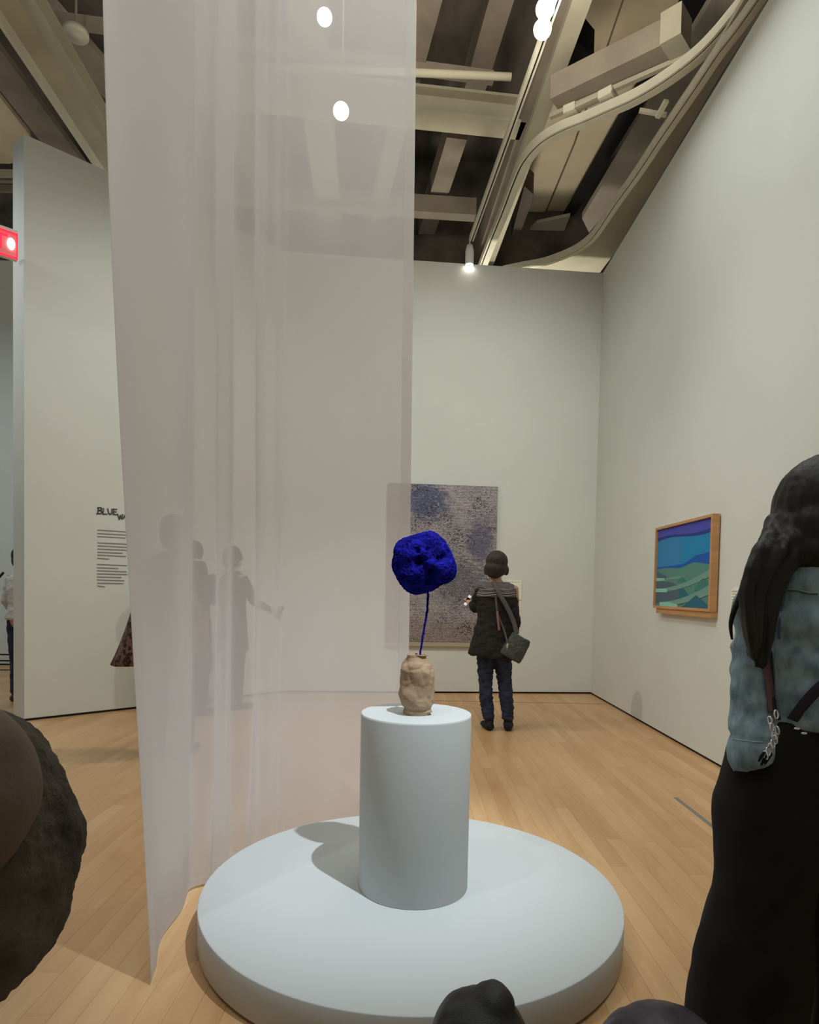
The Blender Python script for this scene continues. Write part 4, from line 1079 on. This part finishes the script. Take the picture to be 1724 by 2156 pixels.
for a, b in ((1678, 1534), (1693, 1544)):
    bm = nb(); ellipsoid(bm, P(a, b, Y=WY - .155) - V(WX, WY, .8), (.007, .003, .003), 10); obj('clasp', bm, M_silver, tb, True)

# --- two visitors seated on the floor at the lower edge (only the tops of their heads show)
def seated(x, y, top, rz, label, hairm, bun=None, hr=(.088, .098, .09), shirt=(.05, .05, .07)):
    t = empty('person', (x, y, 0), rz, label, 'person'); hz = top - .105 
    J = dict(head=(0, .0, hz), neck=(0, -.02, hz - .13), chest=(0, -.03, hz - .27), waist=(0, -.05, hz - .38), hip=(0, -.05, .14),
             shL=(-.11, -.02, hz - .18), elL=(-.125, .06, hz - .36), wrL=(-.09, .22, .24), shR=(.11, -.02, hz - .18), elR=(.125, .06, hz - .36), wrR=(.09, .22, .24),
             hiL=(-.08, .0, .09), knL=(-.09, .27, .30), anL=(-.08, .34, .06), hiR=(.08, .0, .09), knR=(.09, .27, .30), anR=(.08, .34, .06))
    body(t, J, M_skin_d, .85, voxel=.010, seat=True)
    bm = nb(); ellipsoid(bm, (0, -.012, hz + .022), hr, 26); ellipsoid(bm, (0, -.035, hz - .03), (hr[0] * .97, hr[1] * .75, .09), 22)
    if bun: ellipsoid(bm, bun[0], bun[1], 20)
    fuse('hair', bm, hairm, t, .006, 3, wr(40, .002, (1, 1, .3)))
    bm = nb(); tube(bm, [(0, -.02, hz - .15), (0, -.025, hz - .20), (0, -.03, hz - .30), (0, -.05, .20), (0, -.05, .05), (0, -.05, .03)], [(.08, .06), (.115, .08), (.12, .10), (.125, .11), (.135, .12), (.12, .10)], 20)
    for k in (-1, 1): capsule(bm, (k * .11, -.02, hz - .19), (k * .125, .06, hz - .35), .045, .04); capsule(bm, (k * .125, .06, hz - .36), (k * .10, .18, .25), .038, .034)
    fuse('sweater', bm, mat('sweater_cloth', shirt, .9), t, .010, 3)
    bm = nb()
    for k in (-1, 1): capsule(bm, (k * .08, 0, .10), (k * .09, .26, .30), .080, .060); capsule(bm, (k * .09, .265, .29), (k * .08, .33, .10), .056, .045)
    fuse('trousers', bm, mat('trouser_cloth', (.03, .03, .04), .9), t, .010, 3)
    return t
kp = P(1008, 2156, Y=1.05)
top1 = P(1020, 2090, Y=1.05).z
seated(kp.x, 1.05, top1, .1, 'black-haired child with a small topknot at the lower edge before the platform',
       mat('black_hair_child', (.020, .019, .018), .5, var=.4, vscale=9, stretch=(5, 5, 1), bump=.4, bscale=60, bdist=.003), bun=((.020, -.01, top1 - .010), (.036, .042, .030)), hr=(.083, .098, .086), shirt=(.25, .08, .08))
top2 = P(1405, 2139, Y=.78).z; kp = P(1410, 2150, Y=.78)
seated(kp.x, .78, top2 + .004, -1.0, 'dark purplish-haired child at the lower right edge beside the woman', mat('purple_black_hair', (.045, .034, .048), .45, var=.4, vscale=10, stretch=(5, 5, 1)), hr=(.086, .094, .088), shirt=(.08, .10, .2))

# --- child in a bulky fuzzy hat, left foreground
M_fur = mat('brown_fuzzy_knit', (.075, .062, .046), .98, var=.6, vscale=16, detail=8, bump=.7, bscale=90, bdist=.008)
M_crown = mat('brown_felt', (.15, .11, .085), .95, var=.3, vscale=9, detail=6, bump=.3, bscale=140, bdist=.003)
hx = P(-120, 1810, Y=.5)
t = empty('person', (hx.x, .5, 0), -.1, 'child in a bulky brown fuzzy hat at the left edge, nearest the camera', 'person')
hz = hx.z
J = dict(head=(0, 0, hz), neck=(0, -.04, hz - .16), chest=(0, -.05, hz - .32), waist=(0, -.03, hz - .42), hip=(0, 0, hz - .52),
         shL=(-.11, -.05, hz - .24), elL=(-.14, -.02, hz - .40), wrL=(-.13, .04, hz - .54), shR=(.11, -.05, hz - .24), elR=(.14, -.02, hz - .40), wrR=(.13, .04, hz - .54),
         hiL=(-.07, 0, hz - .56), knL=(-.075, .01, .28), anL=(-.08, 0, .07), hiR=(.07, 0, hz - .56), knR=(.075, .01, .28), anR=(.08, 0, .07))
body(t, J, M_skin, .82, voxel=.009)
bm = nb()
ellipsoid(bm, (-.005, -.005, hz), (.104, .108, .128), 30)
for k in range(40):
    a = 2 * PI * k / 40
fuse('hat', bm, M_fur, t, .0045, 2, lambda co: noise.noise(co * 22) * .006 + noise.noise(co * 70) * .0026 + noise.noise(co * 150) * .0016)
bm = nb(); ellipsoid(bm, (.052, -.056, hz + .068), (.056, .058, .070), 28, Matrix.Rotation(.25, 4, 'Y'))
fuse('hat_crown', bm, M_crown, t, .0045, 2, lambda co: noise.noise(co * 30) * .003)
bm = nb(); tube(bm, [(0, -.04, hz - .18), (0, -.05, hz - .24), (0, -.05, hz - .34), (0, 0, hz - .5), (0, 0, hz - .62), (0, 0, hz - .64)], [(.08, .065), (.135, .085), (.15, .11), (.15, .115), (.165, .125), (.15, .11)], 20)
for k in (-1, 1): tube(bm, [(k * .10, -.05, hz - .225), (k * .12, -.05, hz - .255), (k * .145, -.02, hz - .40), (k * .135, .04, hz - .52)], [.035, .05, .046, .04], 14)
fuse('coat', bm, M_fur, t, .010, 3)
bm = nb()
for k in (-1, 1): tube(bm, [(k * .07, 0, hz - .55), (k * .075, 0, .40), (k * .08, 0, .09)], [.075, .062, .05], 14)
fuse('trousers', bm, M_jean, t, .010, 3)
for k in (-1, 1): shoe(t, (k * .08, 0, .07), (0, 1, 0), M_bshoe, .85)

# --- standing figures behind the curtain
def standing(x, y, rz, H_, label, topm, legm, hairm, arm=None, spread=0.0, coat=.80, extra=None):
    s = H_ / 1.70
    t = empty('person', (x, y, 0), rz, label, 'person'); z = lambda v: v * s
    J = dict(head=(0, .01, z(1.58)), neck=(0, 0, z(1.43)), chest=(0, 0, z(1.25)), waist=(0, 0, z(1.08)), hip=(0, 0, z(.93)),
             shL=(-.17 * s, 0, z(1.37)), elL=(-.21 * s, -.02, z(1.10)), wrL=(-.19 * s, .10, z(.90)), shR=(.17 * s, 0, z(1.37)), elR=(.21 * s, -.02, z(1.10)), wrR=(.19 * s, .10, z(.90)),
             hiL=(-.09 * s, 0, z(.88)), knL=(-.095 * s, .01, z(.47)), anL=(-.10 * s, 0, z(.09)), hiR=(.09 * s, 0, z(.88)), knR=(.095 * s, .01, z(.47)), anR=(.10 * s, 0, z(.09)))
    if arm: J.update(arm)
    body(t, J, M_skin, s, voxel=.010)
    bm = nb(); ellipsoid(bm, (0, -.015, z(1.60)), (.092 * s, .105 * s, .105 * s)); ellipsoid(bm, (0, -.035, z(1.54)), (.088 * s, .075 * s, .09 * s))
    fuse('hair', bm, hairm, t, .009, 3)
    bm = nb(); tube(bm, [(0, 0, z(1.44)), (0, 0, z(1.40)), (0, 0, z(1.34)), (0, 0, z(1.22)), (0, 0, z(1.05)), (0, 0, z(coat)), (0, 0, z(coat - .015))], [(.08 * s, .07 * s), (.13 * s, .085 * s), (.18 * s, .11 * s), (.175 * s, .125 * s), (.16 * s, .12 * s), (.20 * s, .15 * s), (.18 * s, .14 * s)], 22)
    for k in ('L', 'R'):
        tube(bm, [J['sh' + k], J['el' + k], Vector(J['el' + k]).lerp(Vector(J['wr' + k]), .85)], [.056 * s, .05 * s, .036 * s], 14)
    fuse('coat', bm, topm, t, .010, 3, wr(9, .008))
    bm = nb()
    for k in (-1, 1): tube(bm, [(k * .085 * s, 0, z(.95)), (k * .09 * s, 0, z(.80)), (k * .095 * s, .01, z(.47)), (k * .10 * s, 0, z(.11)), (k * .10 * s, 0, z(.095))], [.09 * s, .092 * s, .068 * s, .055 * s, .05 * s], 14)
    fuse('trousers', bm, legm, t, .010, 3, wr(12, .007))
    for k in (-1, 1): shoe(t, (k * .10 * s, 0, .09), (k * .1, 1, 0), M_bshoe, s)
    return t, s
M_leo = bpy.data.materials.new('leopard_print'); M_leo.use_nodes = True
nt = M_leo.node_tree; L = nt.links.new; b = nt.nodes['Principled BSDF']; b.inputs['Roughness'].default_value = .85
tc = nt.nodes.new('ShaderNodeTexCoord'); vo = nt.nodes.new('ShaderNodeTexVoronoi'); vo.inputs['Scale'].default_value = 17
nz_ = nt.nodes.new('ShaderNodeTexNoise'); nz_.inputs['Scale'].default_value = 14
mx = nt.nodes.new('ShaderNodeMix'); mx.data_type = 'VECTOR'; mx.inputs[0].default_value = .12
L(tc.outputs['Object'], mx.inputs[4]); L(nz_.outputs['Color'], mx.inputs[5]); L(tc.outputs['Object'], nz_.inputs['Vector']); L(mx.outputs[1], vo.inputs['Vector'])
cr = nt.nodes.new('ShaderNodeValToRGB'); e_ = cr.color_ramp.elements
e_[0].position = .0; e_[0].color = (.11, .05, .035, 1); e_[1].position = 1; e_[1].color = (.20, .105, .085, 1)
for p_, c_ in ((.22, (.13, .06, .045, 1)), (.30, (.02, .01, .01, 1)), (.42, (.02, .01, .01, 1)), (.50, (.20, .105, .085, 1))):
    q = e_.new(p_); q.color = c_
L(vo.outputs['Distance'], cr.inputs[0]); L(cr.outputs[0], b.inputs['Base Color'])
M_dkcoat = mat('dark_coat', (.03, .028, .03), .9, var=.2)
pa = P(362, 1590, z=0)
t, s = standing(pa.x, pa.y, .1, 1.80, 'tall person in a flared leopard-print wrap standing behind the curtain\'s left edge', M_dkcoat, M_trous, M_hair_b, coat=.78)
bm = nb(); rings = []
for j in range(14):
    f = j / 13; z = 1.45 - .75 * f; ring = []
    for k in range(48):
        a = 2 * PI * k / 48
        lf = max(0, -math.cos(a)) ** 1.5
        r = .10 + .15 * min(1, f * 2.2) + lf * .20 * f ** 1.8 + .014 * math.sin(a * 7) * f
        zz_ = z - .02 * lf * f
        ring.append(bm.verts.new((math.cos(a) * r, math.sin(a) * r * .72, zz_)))
    rings.append(ring)
for A_, B_ in zip(rings, rings[1:]):
    for k in range(48): bm.faces.new((A_[k], A_[(k + 1) % 48], B_[(k + 1) % 48], B_[k]))
o = obj('leopard_wrap', bm, M_leo, t, True); md = o.modifiers.new('s', 'SOLIDIFY'); md.thickness = .008
pb = P(488, 1491, z=0)
t, s = standing(pb.x, pb.y, -.75, 1.70, 'veiled dark figure at the right of three holding a phone out, behind the curtain', M_dkcoat, M_trous, M_hair_k,
   arm=dict(elL=(-.22, .0, 1.10), wrL=(-.16, .18, .98), elR=(.27, .08, 1.13), wrR=(.20, .34, 1.03)), coat=.62)
ph = V(.43, .30, 1.04)
t2 = empty('smartphone', (pb.x + ph.x, pb.y + ph.y, 1.00), -.75, 'dark phone held out by the figure behind the curtain', 'phone')
bm = nb(); box(bm, (-.04, -.006, -.075), (.04, .006, .075), Matrix.Rotation(-.4, 4, 'X')); obj('phone_body', bm, M_black, t2)
pc = P(406, 1506, z=0)
t, s = standing(pc.x, pc.y, -.3, 1.72, 'veiled dark figure with bent elbows in the middle of three behind the curtain', M_dkcoat, M_trous, M_hair_k,
   arm=dict(elL=(-.22, .02, 1.12), wrL=(-.08, .22, 1.18), elR=(.22, .05, 1.12), wrR=(.06, .24, 1.15)), coat=.45)
# --- person half hidden behind the left partition
pd = P(30, 1478, z=0)
t, s = standing(pd.x + .09, pd.y, -.3, 1.66, 'person in white shirt and blue jeans half hidden behind the left partition', mat('white_shirt', (.62, .60, .55), .85), M_jean, M_hair_k, coat=.92)
for ch_ in list(t.children):
    if ch_.name.startswith('shoe'):
        ch_.data.materials.clear(); ch_.data.materials.append(mat('dark_red_leather', (.09, .025, .025), .35))
tb = empty('tote_bag', (pd.x - .20, pd.y - .16, .82), 0, 'dark bag with thin strap at the side of the person behind the left partition', 'bag')
bm = nb(); tube(bm, [(0, 0, .26), (0, 0, .25), (.01, 0, .1), (.0, 0, 0), (0, 0, -.01)], [(.05, .03), (.07, .05), (.09, .06), (.08, .05), (.06, .04)], 16); fuse('bag_body', bm, M_top, tb, .009, 3, wr(15, .008))
strap(tb, [(0, 0, .24), (.06, .03, .42), (.14, .08, .56)], .025, .004, M_black)
# railing far left
rp = P(8, 1412, z=0)
t = empty('railing', (rp.x, 9.4, 0), 0, 'black metal railing with thin bars before the far left wall', 'railing')
for py in (1378, 1391, 1411):
    zq = P(5, py, Y=9.4).z; bm = nb(); tube(bm, [(-3, 0, zq), (.9, 0, zq)], [.011, .011], 8); obj('rail', bm, M_black, t)
zt_ = P(5, 1378, Y=9.4).z
for x_ in (-3, -1.7, .9):
    bm = nb(); tube(bm, [(x_, 0, 0), (x_, 0, zt_ + .01)], [.014, .014], 8); obj('post', bm, M_black, t)
